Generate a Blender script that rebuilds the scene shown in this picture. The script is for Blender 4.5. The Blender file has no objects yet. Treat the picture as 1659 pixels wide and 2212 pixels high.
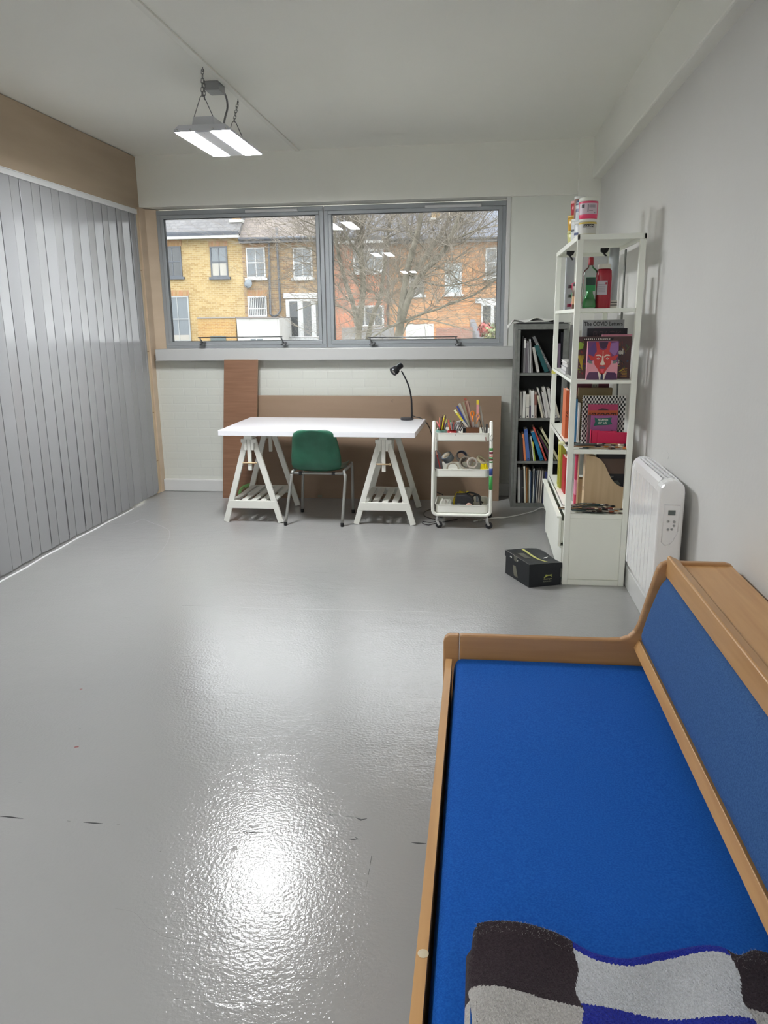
import bpy, bmesh, math, random
from mathutils import Vector, Matrix
random.seed(7)
PI = math.pi
S = bpy.context.scene
COL = S.collection

# ------------------------------------------------------------ camera, sky, sun, exposure
FPX, EYE = 1657.8, 1.55
CAM = ((0.9926459, 0.1205013, -0.0115567), (0.0180226, -0.2415138, -0.9702300), (-0.1197050, 0.9628866, -0.2419094))  # right, down, forward
RGT, DWN, FWD = (Vector(v) for v in CAM)
cd = bpy.data.cameras.new('camera')
cam = bpy.data.objects.new('camera', cd); COL.objects.link(cam)
mw = Matrix(((RGT.x, -DWN.x, -FWD.x, 0), (RGT.y, -DWN.y, -FWD.y, 0), (RGT.z, -DWN.z, -FWD.z, EYE), (0, 0, 0, 1)))
cam.matrix_world = mw
cd.sensor_fit = 'HORIZONTAL'; cd.sensor_width = 36; cd.lens = 36 * FPX / 1659
cd.clip_start = 0.05; cd.clip_end = 300
S.camera = cam
S.view_settings.view_transform = 'Standard'; S.view_settings.look = 'None'
S.view_settings.gamma = 1; S.view_settings.use_curve_mapping = False
S.view_settings.exposure = 0.72
LED_POWER = 118          # emission of the lamp panels
SKY_POWER = 7.6        # at the zenith of the overcast sky
SUN_POWER = 0.2
w = bpy.data.worlds.new('sky'); S.world = w; w.use_nodes = True
bg = w.node_tree.nodes['Background']
bg.inputs[0].default_value = (0.96, 0.965, 1.0, 1)
_n, _l = w.node_tree.nodes.new, w.node_tree.links.new          # overcast sky: a third as bright at the horizon as overhead
_tc = _n('ShaderNodeTexCoord'); _sp = _n('ShaderNodeSeparateXYZ'); _mr = _n('ShaderNodeMapRange')
_mr.inputs[3].default_value = SKY_POWER / 3; _mr.inputs[4].default_value = SKY_POWER
_l(_tc.outputs['Generated'], _sp.inputs[0]); _l(_sp.outputs[2], _mr.inputs[0]); _l(_mr.outputs[0], bg.inputs[1])
sd = bpy.data.lights.new('sun', 'SUN'); sd.energy = SUN_POWER; sd.angle = math.radians(4); sd.color = (1, .95, .87)
so = bpy.data.objects.new('sun', sd); COL.objects.link(so)
so.rotation_euler = Vector((0.35, 1.0, -0.75)).to_track_quat('-Z', 'Y').to_euler()
so.location = (0, -10, 20)
try:
    S.cycles.use_denoising = True
    S.cycles.max_bounces = 10; S.cycles.diffuse_bounces = 6; S.cycles.transparent_max_bounces = 12
    S.cycles.sample_clamp_indirect = 6
    S.cycles.caustics_reflective = False; S.cycles.caustics_refractive = False
except Exception:
    pass

def at(px, py, ax, v):
    """the point of the place seen at a pixel, on the plane ax = v"""
    d = RGT * ((px - 829.5) / FPX) + DWN * ((py - 1106) / FPX) + FWD
    o = Vector((0, 0, EYE)); i = 'xyz'.index(ax)
    return o + d * ((v - o[i]) / d[i])

# ------------------------------------------------------------ materials
def lin(c):
    c = c / 255
    return c / 12.92 if c <= .04045 else ((c + .055) / 1.055) ** 2.4
def rgb(c): return (lin(c[0]), lin(c[1]), lin(c[2]), 1)
MATS = {}
def mat(name, c=(200, 200, 200), rough=.6, metal=0, var=0, vscale=3, bump=0, bscale=40, stretch=None, coat=0, sheen=0, emit=0, spec=.5):
    if name in MATS: return MATS[name]
    m = bpy.data.materials.new(name); m.use_nodes = True; MATS[name] = m
    nt = m.node_tree; b = nt.nodes['Principled BSDF']
    b.inputs['Base Color'].default_value = rgb(c); b.inputs['Roughness'].default_value = rough
    b.inputs['Metallic'].default_value = metal; b.inputs['Coat Weight'].default_value = coat
    b.inputs['Sheen Weight'].default_value = sheen; b.inputs['Specular IOR Level'].default_value = spec
    if emit:
        b.inputs['Emission Color'].default_value = (1, 1, 1, 1); b.inputs['Emission Strength'].default_value = emit
    if var or bump:
        tc = nt.nodes.new('ShaderNodeTexCoord'); mp = nt.nodes.new('ShaderNodeMapping')
        nt.links.new(tc.outputs['Object'], mp.inputs[0])
        if stretch: mp.inputs['Scale'].default_value = stretch
        if var:
            n = nt.nodes.new('ShaderNodeTexNoise'); n.inputs['Scale'].default_value = vscale; n.inputs['Detail'].default_value = 5
            r = nt.nodes.new('ShaderNodeValToRGB')
            r.color_ramp.elements[0].position = .3; r.color_ramp.elements[1].position = .7
            r.color_ramp.elements[0].color = rgb([max(0, x - var) for x in c]); r.color_ramp.elements[1].color = rgb([min(255, x + var) for x in c])
            nt.links.new(mp.outputs[0], n.inputs[0]); nt.links.new(n.outputs[0], r.inputs[0]); nt.links.new(r.outputs[0], b.inputs['Base Color'])
        if bump:
            n2 = nt.nodes.new('ShaderNodeTexNoise'); n2.inputs['Scale'].default_value = bscale; n2.inputs['Detail'].default_value = 4
            bp = nt.nodes.new('ShaderNodeBump'); bp.inputs['Strength'].default_value = bump; bp.inputs['Distance'].default_value = .01
            nt.links.new(mp.outputs[0], n2.inputs[0]); nt.links.new(n2.outputs[0], bp.inputs['Height']); nt.links.new(bp.outputs[0], b.inputs['Normal'])
    return m
def C(c, rough=.55):
    """plain paint, print or plastic of one colour"""
    return mat('paint_%d_%d_%d_%d' % (*c, int(rough * 100)), c, rough)

def brick_mat(name, c1, c2, mortar, axes='xz', size=(.225, .075), bump=.3, mort=.012, rough=.85, var=0, dirt=None):
    m = bpy.data.materials.new(name); m.use_nodes = True; nt = m.node_tree; b = nt.nodes['Principled BSDF']
    b.inputs['Roughness'].default_value = rough
    N = nt.nodes.new; L = nt.links.new
    tc = N('ShaderNodeTexCoord'); sp = N('ShaderNodeSeparateXYZ'); cb = N('ShaderNodeCombineXYZ')
    L(tc.outputs['Object'], sp.inputs[0]); L(sp.outputs['XYZ'.index(axes[0].upper())], cb.inputs[0]); L(sp.outputs['XYZ'.index(axes[1].upper())], cb.inputs[1])
    # slight wobble so that courses are not ruler-straight
    nz = N('ShaderNodeTexNoise'); nz.inputs['Scale'].default_value = 6; ad = N('ShaderNodeVectorMath'); ad.operation = 'MULTIPLY_ADD'
    L(cb.outputs[0], nz.inputs[0]); L(nz.outputs[1], ad.inputs[0]); ad.inputs[1].default_value = (var, var, 0); L(cb.outputs[0], ad.inputs[2])
    bt = N('ShaderNodeTexBrick'); L(ad.outputs[0], bt.inputs[0])
    bt.inputs['Color1'].default_value = rgb(c1); bt.inputs['Color2'].default_value = rgb(c2); bt.inputs['Mortar'].default_value = rgb(mortar)
    bt.inputs['Scale'].default_value = 1; bt.inputs['Brick Width'].default_value = size[0]; bt.inputs['Row Height'].default_value = size[1]
    bt.inputs['Mortar Size'].default_value = mort; bt.inputs['Mortar Smooth'].default_value = .4; bt.inputs['Bias'].default_value = 0
    n = N('ShaderNodeTexNoise'); n.inputs['Scale'].default_value = .8; n.inputs['Detail'].default_value = 6; L(cb.outputs[0], n.inputs[0])
    mx = N('ShaderNodeMix'); mx.data_type = 'RGBA'; mx.blend_type = 'MULTIPLY'; mx.inputs[0].default_value = .5 if dirt is None else dirt
    r = N('ShaderNodeValToRGB'); r.color_ramp.elements[0].position = .3; r.color_ramp.elements[0].color = (.6, .6, .6, 1); r.color_ramp.elements[1].position = .65
    L(n.outputs[0], r.inputs[0]); L(bt.outputs[0], mx.inputs[6]); L(r.outputs[0], mx.inputs[7]); L(mx.outputs[2], b.inputs['Base Color'])
    if bump:
        bp = N('ShaderNodeBump'); bp.inputs['Strength'].default_value = bump; bp.inputs['Distance'].default_value = .006; bp.invert = True
        n3 = N('ShaderNodeTexNoise'); n3.inputs['Scale'].default_value = 45; n3.inputs['Detail'].default_value = 4; L(cb.outputs[0], n3.inputs[0])
        m3 = N('ShaderNodeMath'); m3.operation = 'MULTIPLY_ADD'; m3.inputs[1].default_value = .35; L(n3.outputs[0], m3.inputs[0]); L(bt.outputs[1], m3.inputs[2])
        L(m3.outputs[0], bp.inputs['Height']); L(bp.outputs[0], b.inputs['Normal'])
    return m

def floor_mat():
    m = bpy.data.materials.new('painted_concrete'); m.use_nodes = True; nt = m.node_tree; b = nt.nodes['Principled BSDF']
    N = nt.nodes.new; L = nt.links.new
    tc = N('ShaderNodeTexCoord')
    n = N('ShaderNodeTexNoise'); n.inputs['Scale'].default_value = .9; n.inputs['Detail'].default_value = 8; L(tc.outputs['Object'], n.inputs[0])
    r = N('ShaderNodeValToRGB'); r.color_ramp.elements[0].position = .3; r.color_ramp.elements[1].position = .75
    r.color_ramp.elements[0].color = rgb((150, 149, 149)); r.color_ramp.elements[1].color = rgb((157, 156, 155))
    L(n.outputs[0], r.inputs[0]); L(r.outputs[0], b.inputs['Base Color'])
    # gloss of the paint film
    n2 = N('ShaderNodeTexNoise'); n2.inputs['Scale'].default_value = 2.2; n2.inputs['Detail'].default_value = 5; L(tc.outputs['Object'], n2.inputs[0])
    mr = N('ShaderNodeMapRange'); mr.inputs[1].default_value = .3; mr.inputs[2].default_value = .7; mr.inputs[3].default_value = .12; mr.inputs[4].default_value = .18
    L(n2.outputs[0], mr.inputs[0]); L(mr.outputs[0], b.inputs['Roughness'])
    b.inputs['Specular IOR Level'].default_value = .36
    # orange peel, trowel ripples and pits
    pe = N('ShaderNodeTexNoise'); pe.inputs['Scale'].default_value = 95; pe.inputs['Detail'].default_value = 2.5; L(tc.outputs['Object'], pe.inputs[0])
    mp = N('ShaderNodeMapping'); mp.inputs['Scale'].default_value = (7, 15, 7); L(tc.outputs['Object'], mp.inputs[0])
    ri = N('ShaderNodeTexNoise'); ri.inputs['Scale'].default_value = 1.0; ri.inputs['Detail'].default_value = 5; ri.inputs['Distortion'].default_value = .6; L(mp.outputs[0], ri.inputs[0])
    # ripples come in patches
    pn = N('ShaderNodeTexNoise'); pn.inputs['Scale'].default_value = 1.3; pn.inputs['Detail'].default_value = 3; L(tc.outputs['Object'], pn.inputs[0])
    pr = N('ShaderNodeMapRange'); pr.inputs[1].default_value = .42; pr.inputs[2].default_value = .62; pr.inputs[3].default_value = .2; pr.inputs[4].default_value = .75
    L(pn.outputs[0], pr.inputs[0])
    rp = N('ShaderNodeMath'); rp.operation = 'MULTIPLY'; L(ri.outputs[0], rp.inputs[0]); L(pr.outputs[0], rp.inputs[1])
    ma = N('ShaderNodeMath'); ma.operation = 'MULTIPLY_ADD'; ma.inputs[1].default_value = .38; L(pe.outputs[0], ma.inputs[0]); L(rp.outputs[0], ma.inputs[2])
    vo = N('ShaderNodeTexVoronoi'); vo.inputs['Scale'].default_value = 3.2; L(tc.outputs['Object'], vo.inputs[0])
    pt = N('ShaderNodeMapRange'); pt.inputs[1].default_value = 0; pt.inputs[2].default_value = .045; pt.inputs[3].default_value = -.35; pt.inputs[4].default_value = 0
    L(vo.outputs[0], pt.inputs[0])
    m2 = N('ShaderNodeMath'); m2.operation = 'ADD'; L(ma.outputs[0], m2.inputs[0]); L(pt.outputs[0], m2.inputs[1])
    bp = N('ShaderNodeBump'); bp.inputs['Strength'].default_value = .5; bp.inputs['Distance'].default_value = .006
    L(m2.outputs[0], bp.inputs['Height']); L(bp.outputs[0], b.inputs['Normal'])
    return m

def wood_mat(name, c, dark, axis=1, rough=.4, scale=2.0):
    m = bpy.data.materials.new(name); m.use_nodes = True; nt = m.node_tree; b = nt.nodes['Principled BSDF']
    N = nt.nodes.new; L = nt.links.new
    tc = N('ShaderNodeTexCoord'); mp = N('ShaderNodeMapping'); s = [14, 14, 14]; s[axis] = .9; mp.inputs['Scale'].default_value = s
    L(tc.outputs['Object'], mp.inputs[0])
    n = N('ShaderNodeTexNoise'); n.inputs['Scale'].default_value = scale; n.inputs['Detail'].default_value = 8; n.inputs['Distortion'].default_value = .4
    L(mp.outputs[0], n.inputs[0])
    r = N('ShaderNodeValToRGB'); r.color_ramp.elements[0].position = .32; r.color_ramp.elements[1].position = .62
    r.color_ramp.elements[0].color = rgb(dark); r.color_ramp.elements[1].color = rgb(c)
    L(n.outputs[0], r.inputs[0]); L(r.outputs[0], b.inputs['Base Color']); b.inputs['Roughness'].default_value = rough
    bp = N('ShaderNodeBump'); bp.inputs['Strength'].default_value = .08; bp.inputs['Distance'].default_value = .002
    L(n.outputs[0], bp.inputs['Height']); L(bp.outputs[0], b.inputs['Normal'])
    return m

def weave_mat(name, c, var=8):
    m = bpy.data.materials.new(name); m.use_nodes = True; nt = m.node_tree; b = nt.nodes['Principled BSDF']
    N = nt.nodes.new; L = nt.links.new
    tc = N('ShaderNodeTexCoord'); n = N('ShaderNodeTexNoise'); n.inputs['Scale'].default_value = 230; n.inputs['Detail'].default_value = 2
    L(tc.outputs['Object'], n.inputs[0])
    r = N('ShaderNodeValToRGB'); r.color_ramp.elements[0].position = .35; r.color_ramp.elements[1].position = .65
    r.color_ramp.elements[0].color = rgb([max(0, x - var) for x in c]); r.color_ramp.elements[1].color = rgb([min(255, x + var) for x in c])
    L(n.outputs[0], r.inputs[0]); L(r.outputs[0], b.inputs['Base Color'])
    b.inputs['Roughness'].default_value = .85; b.inputs['Specular IOR Level'].default_value = .2; b.inputs['Sheen Weight'].default_value = .05; b.inputs['Sheen Tint'].default_value = (.3, .6, 1, 1)
    wv = N('ShaderNodeTexWave'); wv.inputs['Scale'].default_value = 190; wv.bands_direction = 'DIAGONAL'; L(tc.outputs['Object'], wv.inputs[0])
    ad = N('ShaderNodeMath'); ad.operation = 'ADD'; L(wv.outputs[1], ad.inputs[0]); L(n.outputs[0], ad.inputs[1])
    bp = N('ShaderNodeBump'); bp.inputs['Strength'].default_value = .35; bp.inputs['Distance'].default_value = .0015
    L(ad.outputs[0], bp.inputs['Height']); L(bp.outputs[0], b.inputs['Normal'])
    return m

def pane_mat(name, tint=(.965, .975, .97), k=1.0):
    """a thin sheet of clear glass: see-through, reflecting at its Fresnel share"""
    m = bpy.data.materials.new(name); m.use_nodes = True; nt = m.node_tree
    for x in list(nt.nodes): nt.nodes.remove(x)
    N = nt.nodes.new; L = nt.links.new
    o = N('ShaderNodeOutputMaterial'); mx = N('ShaderNodeMixShader'); t = N('ShaderNodeBsdfTransparent'); g = N('ShaderNodeBsdfGlossy'); f = N('ShaderNodeFresnel')
    t.inputs[0].default_value = (*tint, 1); g.inputs['Roughness'].default_value = .0; f.inputs[0].default_value = 1.5
    mu = N('ShaderNodeMath'); mu.operation = 'MULTIPLY'; mu.inputs[1].default_value = k
    L(f.outputs[0], mu.inputs[0]); L(mu.outputs[0], mx.inputs[0]); L(t.outputs[0], mx.inputs[1]); L(g.outputs[0], mx.inputs[2]); L(mx.outputs[0], o.inputs[0])
    return m

# ------------------------------------------------------------ mesh builder
def wloc(o):
    v = Vector((0, 0, 0))
    while o is not None:
        v += Vector(o.location); o = o.parent
    return v
TEXTS = {}
class MB:
    def __init__(s): s.v = []; s.f = []; s.m = []; s.s = []
    def add(s, vs, fs, m=0, smooth=False):
        k = len(s.v); s.v += [tuple(x) for x in vs]
        for f in fs: s.f.append([i + k for i in f]); s.m.append(m); s.s.append(smooth)
    def box(s, x0, x1, y0, y1, z0, z1, m=0, T=None):
        vs = [Vector((x, y, z)) for z in (z0, z1) for y in (y0, y1) for x in (x0, x1)]
        if T is not None: vs = [T @ v for v in vs]
        s.add(vs, [(0, 2, 3, 1), (4, 5, 7, 6), (0, 1, 5, 4), (2, 6, 7, 3), (0, 4, 6, 2), (1, 3, 7, 5)], m)
    def bar(s, p, q, w, h, m=0, up=(0, 0, 1)):
        p, q = Vector(p), Vector(q); d = (q - p).normalized(); u = Vector(up)
        a = d.cross(u)
        if a.length < 1e-4: a = d.cross(Vector((0, 1, 0)))
        a.normalize(); b = a.cross(d).normalized(); a *= w / 2; b *= h / 2
        vs = [p - a - b, p + a - b, p + a + b, p - a + b, q - a - b, q + a - b, q + a + b, q - a + b]
        s.add(vs, [(0, 1, 2, 3), (7, 6, 5, 4), (0, 4, 5, 1), (1, 5, 6, 2), (2, 6, 7, 3), (3, 7, 4, 0)], m)
    def tube(s, pts, r, n=10, m=0, cap=True, closed=False):
        pts = [Vector(p) for p in pts]; N = len(pts); rs = r if hasattr(r, '__len__') else [r] * N
        k = len(s.v); prev = None
        for i, p in enumerate(pts):
            if closed: d = pts[(i + 1) % N] - pts[i - 1]
            else: d = pts[min(i + 1, N - 1)] - pts[max(i - 1, 0)]
            d.normalize()
            if prev is None:
                a = d.cross(Vector((0, 0, 1)))
                if a.length < .1: a = d.cross(Vector((0, 1, 0)))
            else: a = prev - d * prev.dot(d)
            a.normalize(); prev = a; b = d.cross(a)
            for j in range(n):
                t = 2 * PI * j / n; s.v.append(tuple(p + (a * math.cos(t) + b * math.sin(t)) * rs[i]))
        for i in range(N if closed else N - 1):
            for j in range(n):
                i2 = (i + 1) % N
                s.f.append([k + i * n + j, k + i * n + (j + 1) % n, k + i2 * n + (j + 1) % n, k + i2 * n + j]); s.m.append(m); s.s.append(True)
        if cap and not closed:
            s.f.append([k + j for j in range(n)][::-1]); s.m.append(m); s.s.append(False)
            s.f.append([k + (N - 1) * n + j for j in range(n)]); s.m.append(m); s.s.append(False)
    def lathe(s, prof, c=(0, 0, 0), axis=(0, 0, 1), n=24, m=0, ms=None, closed=False):
        c = Vector(c); d = Vector(axis).normalized(); a = d.cross(Vector((0, 1, 0)))
        if a.length < .1: a = d.cross(Vector((1, 0, 0)))
        a.normalize(); b = d.cross(a); k = len(s.v); N = len(prof)
        for r, h in prof:
            for j in range(n):
                t = 2 * PI * j / n; s.v.append(tuple(c + d * h + (a * math.cos(t) + b * math.sin(t)) * max(r, 1e-5)))
        for i in range(N if closed else N - 1):
            i2 = (i + 1) % N
            for j in range(n):
                s.f.append([k + i * n + j, k + i * n + (j + 1) % n, k + i2 * n + (j + 1) % n, k + i2 * n + j])
                s.m.append(ms[i] if ms else m); s.s.append(True)
    def prism(s, poly, ax, a0, a1, m=0, T=None):
        """poly: 2-D points in the other two axes (x,y,z order)"""
        def P(u, v, t): return {'x': (t, u, v), 'y': (u, t, v), 'z': (u, v, t)}[ax]
        n = len(poly); vs = [Vector(P(u, v, a0)) for u, v in poly] + [Vector(P(u, v, a1)) for u, v in poly]
        if T is not None: vs = [T @ v for v in vs]
        s.add(vs, [list(range(n)), list(range(2 * n - 1, n - 1, -1))] + [(i, i + n, (i + 1) % n + n, (i + 1) % n) for i in range(n)], m)
    def sheet(s, pts, m=0):
        s.add(pts, [list(range(len(pts)))], m)
    def grid(s, fn, nu, nv, m=0, smooth=True):
        vs = [fn(i / nu, j / nv) for j in range(nv + 1) for i in range(nu + 1)]
        k = len(s.v); s.v += [tuple(v) for v in vs]
        for j in range(nv):
            for i in range(nu):
                a = k + j * (nu + 1) + i; s.f.append([a, a + 1, a + nu + 2, a + nu + 1])
                s.m.append(m if not callable(m) else m((i + .5) / nu, (j + .5) / nv)); s.s.append(smooth)
    def ball(s, c, r, n=10, m=0, sc=(1, 1, 1)):
        c = Vector(c); vs = []; k = len(s.v)
        for i in range(n + 1):
            t = PI * i / n
            for j in range(2 * n):
                u = PI * j / n; s.v.append((c.x + r * sc[0] * math.sin(t) * math.cos(u), c.y + r * sc[1] * math.sin(t) * math.sin(u), c.z + r * sc[2] * math.cos(t)))
        for i in range(n):
            for j in range(2 * n):
                s.f.append([k + i * 2 * n + j, k + (i + 1) * 2 * n + j, k + (i + 1) * 2 * n + (j + 1) % (2 * n), k + i * 2 * n + (j + 1) % (2 * n)]); s.m.append(m); s.s.append(True)
    def text(s, body, o, u, v, width=None, height=None, m=0, center=False, bold=0.0, italic=0.0):
        """flat lettering: o = lower left, u/v = unit directions of the line and of up"""
        key = (body, bold, italic)
        if key not in TEXTS:
            cu = bpy.data.curves.new('lettering', 'FONT'); cu.body = body; cu.size = 1; cu.offset = bold; cu.shear = italic; cu.resolution_u = 3
            ob = bpy.data.objects.new('lettering', cu); me = bpy.data.meshes.new_from_object(ob)
            TEXTS[key] = ([tuple(x.co) for x in me.vertices], [list(p.vertices) for p in me.polygons])
            bpy.data.objects.remove(ob); bpy.data.curves.remove(cu); bpy.data.meshes.remove(me)
        vs, fs = TEXTS[key]
        if not vs: return
        x0 = min(a[0] for a in vs); x1 = max(a[0] for a in vs); y0 = min(a[1] for a in vs); y1 = max(a[1] for a in vs)
        sx = width / (x1 - x0) if width else None; sy = height / (y1 - y0) if height else None
        sx = sx or sy; sy = sy or sx
        o, u, v = Vector(o), Vector(u), Vector(v)
        if center: o = o - u * (x1 - x0) * sx / 2
        s.add([o + u * (a[0] - x0) * sx + v * (a[1] - y0) * sy for a in vs], fs, m)
    def build(s, name, mats, parent=None, world=True, bevel=0, seg=2, smooth=None, sub=0, angle=40):
        if not isinstance(mats, (list, tuple)): mats = [mats]
        me = bpy.data.meshes.new(name)
        off = Vector((0, 0, 0)); vs = s.v
        if world and parent is not None: off = wloc(parent)
        elif world:
            xs = [v[0] for v in vs]; ys = [v[1] for v in vs]; zs = [v[2] for v in vs]
            off = Vector(((min(xs) + max(xs)) / 2, (min(ys) + max(ys)) / 2, min(zs)))
        me.from_pydata([tuple(Vector(v) - off) for v in vs], [], s.f)
        for m in mats: me.materials.append(m)
        for p, i, sm in zip(me.polygons, s.m, s.s): p.material_index = i; p.use_smooth = sm if smooth is None else smooth
        me.update()
        o = bpy.data.objects.new(name, me); COL.objects.link(o)
        if parent is not None: o.parent = parent
        elif world: o.location = off
        if sub:
            q = o.modifiers.new('sub', 'SUBSURF'); q.levels = sub; q.render_levels = sub
        if bevel:
            q = o.modifiers.new('bevel', 'BEVEL'); q.width = bevel; q.segments = seg; q.limit_method = 'ANGLE'; q.angle_limit = math.radians(angle)
        return o
def recalc(o):
    bm = bmesh.new(); bm.from_mesh(o.data); bmesh.ops.recalc_face_normals(bm, faces=bm.faces); bm.to_mesh(o.data); bm.free(); return o
def tag(o, label, cat=None, group=None, kind=None):
    if label: o['label'] = label
    if cat: o['category'] = cat
    if group: o['group'] = group
    if kind: o['kind'] = kind
    return o
def thing(name, loc, label, cat, group=None, rz=0):
    o = bpy.data.objects.new(name, None); COL.objects.link(o); o.location = loc; o.rotation_euler = (0, 0, rz); o.empty_display_size = .1
    return tag(o, label, cat, group)
def struct(o): o['kind'] = 'structure'; return o
def copy_tree(o, parent=None):
    c = o.copy(); COL.objects.link(c); c.parent = parent
    for ch in list(o.children): copy_tree(ch, c)
    return c
def arc(c, r, a0, a1, n, ax='y'):
    out = []
    for i in range(n + 1):
        t = math.radians(a0 + (a1 - a0) * i / n); out.append((c[0] + r * math.cos(t), c[1] + r * math.sin(t)))
    return out
def spline(pts, n=6):
    pts = [Vector(p) for p in pts]; out = []
    P = [pts[0] * 2 - pts[1]] + pts + [pts[-1] * 2 - pts[-2]]
    for i in range(1, len(P) - 2):
        for k in range(n):
            t = k / n; a, b, c, d = P[i - 1:i + 3]
            out.append(.5 * ((2 * b) + (c - a) * t + (2 * a - 5 * b + 4 * c - d) * t * t + (3 * b - a - 3 * c + d) * t ** 3))
    out.append(pts[-1]); return out
X, Y, Z = Vector((1, 0, 0)), Vector((0, 1, 0)), Vector((0, 0, 1))

# ============================================================ THE ROOM
XL, XR, ZC, YB, Y0 = -2.98, 0.95, 2.95, 6.85, -6.0
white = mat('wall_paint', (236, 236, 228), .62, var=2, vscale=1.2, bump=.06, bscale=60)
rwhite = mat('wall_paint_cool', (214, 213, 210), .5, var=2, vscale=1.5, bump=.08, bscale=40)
ceilm = mat('ceiling_paint', (238, 238, 230), .7, var=2, vscale=.8, bump=.05, bscale=80)
gloss = mat('white_gloss_paint', (214, 214, 212), .28, var=2, vscale=2, bump=.05, bscale=15)
brickw = brick_mat('painted_brick', (211, 212, 204), (208, 209, 201), (208, 209, 202), size=(.225, .075), bump=.22, mort=.006, rough=.45, var=.006, dirt=.06)
plym = mat('birch_plywood', (194, 174, 150), .5, var=7, vscale=2.2, stretch=(1, .35, 3))
floorm = floor_mat()

b = MB()
b.box(XL - .2, XR + .2, Y0 - .2, 7.2, -.2, 0)
def mark(pts, wd):     # a dark scrape in the paint, a sliver lying on the floor
    P = [at(x, y, 'z', .0006) for x, y in pts]; L = []; R = []
    for i, p in enumerate(P):
        d = (P[min(i + 1, len(P) - 1)] - P[max(i - 1, 0)]).normalized(); n = Vector((-d.y, d.x, 0)) * wd * (0.15 if i in (0, len(P) - 1) else .5 + .4 * ((i * 37) % 5) / 5)
        L.append(p + n); R.append(p - n)
    b.sheet(L + R[::-1], 1)
for pts, wd in [([(0, 1763), (22, 1765), (50, 1768)], .005), ([(145, 1773), (152, 1774)], .004), ([(180, 1776), (205, 1778), (222, 1779)], .005), ([(252, 1781), (259, 1781)], .003),
                ([(522, 1796), (545, 1798), (568, 1797)], .003), ([(527, 1802), (530, 1799)], .004), ([(534, 1802), (537, 1799)], .004), ([(652, 1755), (672, 1755)], .002),
                ([(700, 1759), (712, 1760), (725, 1760)], .0025), ([(747, 1764), (765, 1765)], .004), ([(768, 1766), (780, 1771), (793, 1768)], .007),
                ([(708, 1807), (724, 1810)], .003), ([(753, 1815), (764, 1813), (773, 1812), (766, 1808)], .004), ([(889, 1820), (905, 1822), (921, 1822)], .006),
                ([(803, 1848), (799, 1870)], .005), ([(798, 1876), (796, 1890)], .004), ([(794, 1900), (792, 1915)], .002), ([(170, 1572), (174, 1574)], .004), ([(228, 1677), (231, 1677)], .004),
                ([(615, 1828), (622, 1828)], .004), ([(345, 1840), (347, 1838)], .004), ([(40, 1690), (46, 1690)], .003)]:
    mark(pts, wd)
for pts in [[(161, 1614), (170, 1613)], [(172, 1489), (178, 1488)]]:
    P = [at(x, y, 'z', .0006) for x, y in pts]; d = (P[1] - P[0]); n = Vector((-d.y, d.x, 0)) * .3; b.sheet([P[0] - n, P[1] - n, P[1] + n, P[0] + n], 2)
# faint pencil-thin scuff in the corner by the folding door
P = spline([at(x, y, 'z', .0006) for x, y in [(270, 1133), (288, 1130), (308, 1122), (330, 1130), (352, 1138), (366, 1148), (362, 1170), (340, 1200), (300, 1240), (262, 1290)]], 5)
for i in range(len(P) - 1):
    d = (P[i + 1] - P[i]).normalized(); n = Vector((-d.y, d.x, 0)) * (.003 if i < 22 else .0014); b.sheet([P[i] + n, P[i + 1] + n, P[i + 1] - n, P[i] - n], 3)
for pts in ([(249, 1963), (272, 1966), (295, 1974), (317, 2002), (335, 2010), (351, 2022), (391, 2031), (400, 2048), (405, 2065), (436, 2084), (460, 2080), (482, 2082), (521, 2107), (560, 2114), (623, 2113), (686, 2113)], [(392, 1308), (470, 1310), (600, 1315), (760, 1318), (950, 1322)], [(380, 2156), (430, 2162), (520, 2168), (565, 2172)]):
    b.tube(spline([at(x, y, 'z', .0) for x, y in pts], 4), .0004, 6)      # old cracks showing as ridges in the paint
struct(b.build('floor', [floorm, C((38, 38, 40)), C((120, 50, 50)), C((122, 120, 122))]))
b = MB(); b.box(XL - .2, XR + .2, Y0 - .2, 7.1, ZC, ZC + .2); struct(b.build('ceiling', ceilm))
# beam along the window wall and the piece of wall above the glass
b = MB(); b.box(XL - .2, .77, YB, 7.2, 2.535, ZC + .1); struct(b.build('trim_1', white))
# wall below the sill, painted brick; piece right of the window
b = MB(); b.box(XL - .2, XR + .2, 6.875, 7.2, 0, 1.22); struct(b.build('wall_back', brickw))
b = MB(); b.box(.235, .80, 6.89, 7.2, 1.2, 2.6); struct(b.build('wall_window', mat('reveal_paint', (226, 228, 220), .5, var=2, vscale=3, bump=.1, bscale=18)))
b = MB(); b.box(.77, XR + .01, 6.80, 7.2, 0, ZC + .05); struct(b.build('trim_2', white, bevel=.006))
b = MB(); b.box(.88, XR + .05, Y0, 6.81, 2.64, ZC + .05); struct(b.build('trim_3', white, bevel=.01))
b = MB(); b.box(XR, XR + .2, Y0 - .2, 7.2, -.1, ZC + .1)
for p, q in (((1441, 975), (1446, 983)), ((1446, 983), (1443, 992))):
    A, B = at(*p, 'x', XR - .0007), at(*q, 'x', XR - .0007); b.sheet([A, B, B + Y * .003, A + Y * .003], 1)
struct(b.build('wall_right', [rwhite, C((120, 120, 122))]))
b = MB(); b.box(XL - .25, XR + .2, Y0 - .2, Y0, -.1, ZC + .1); struct(b.build('wall_front', white))
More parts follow.
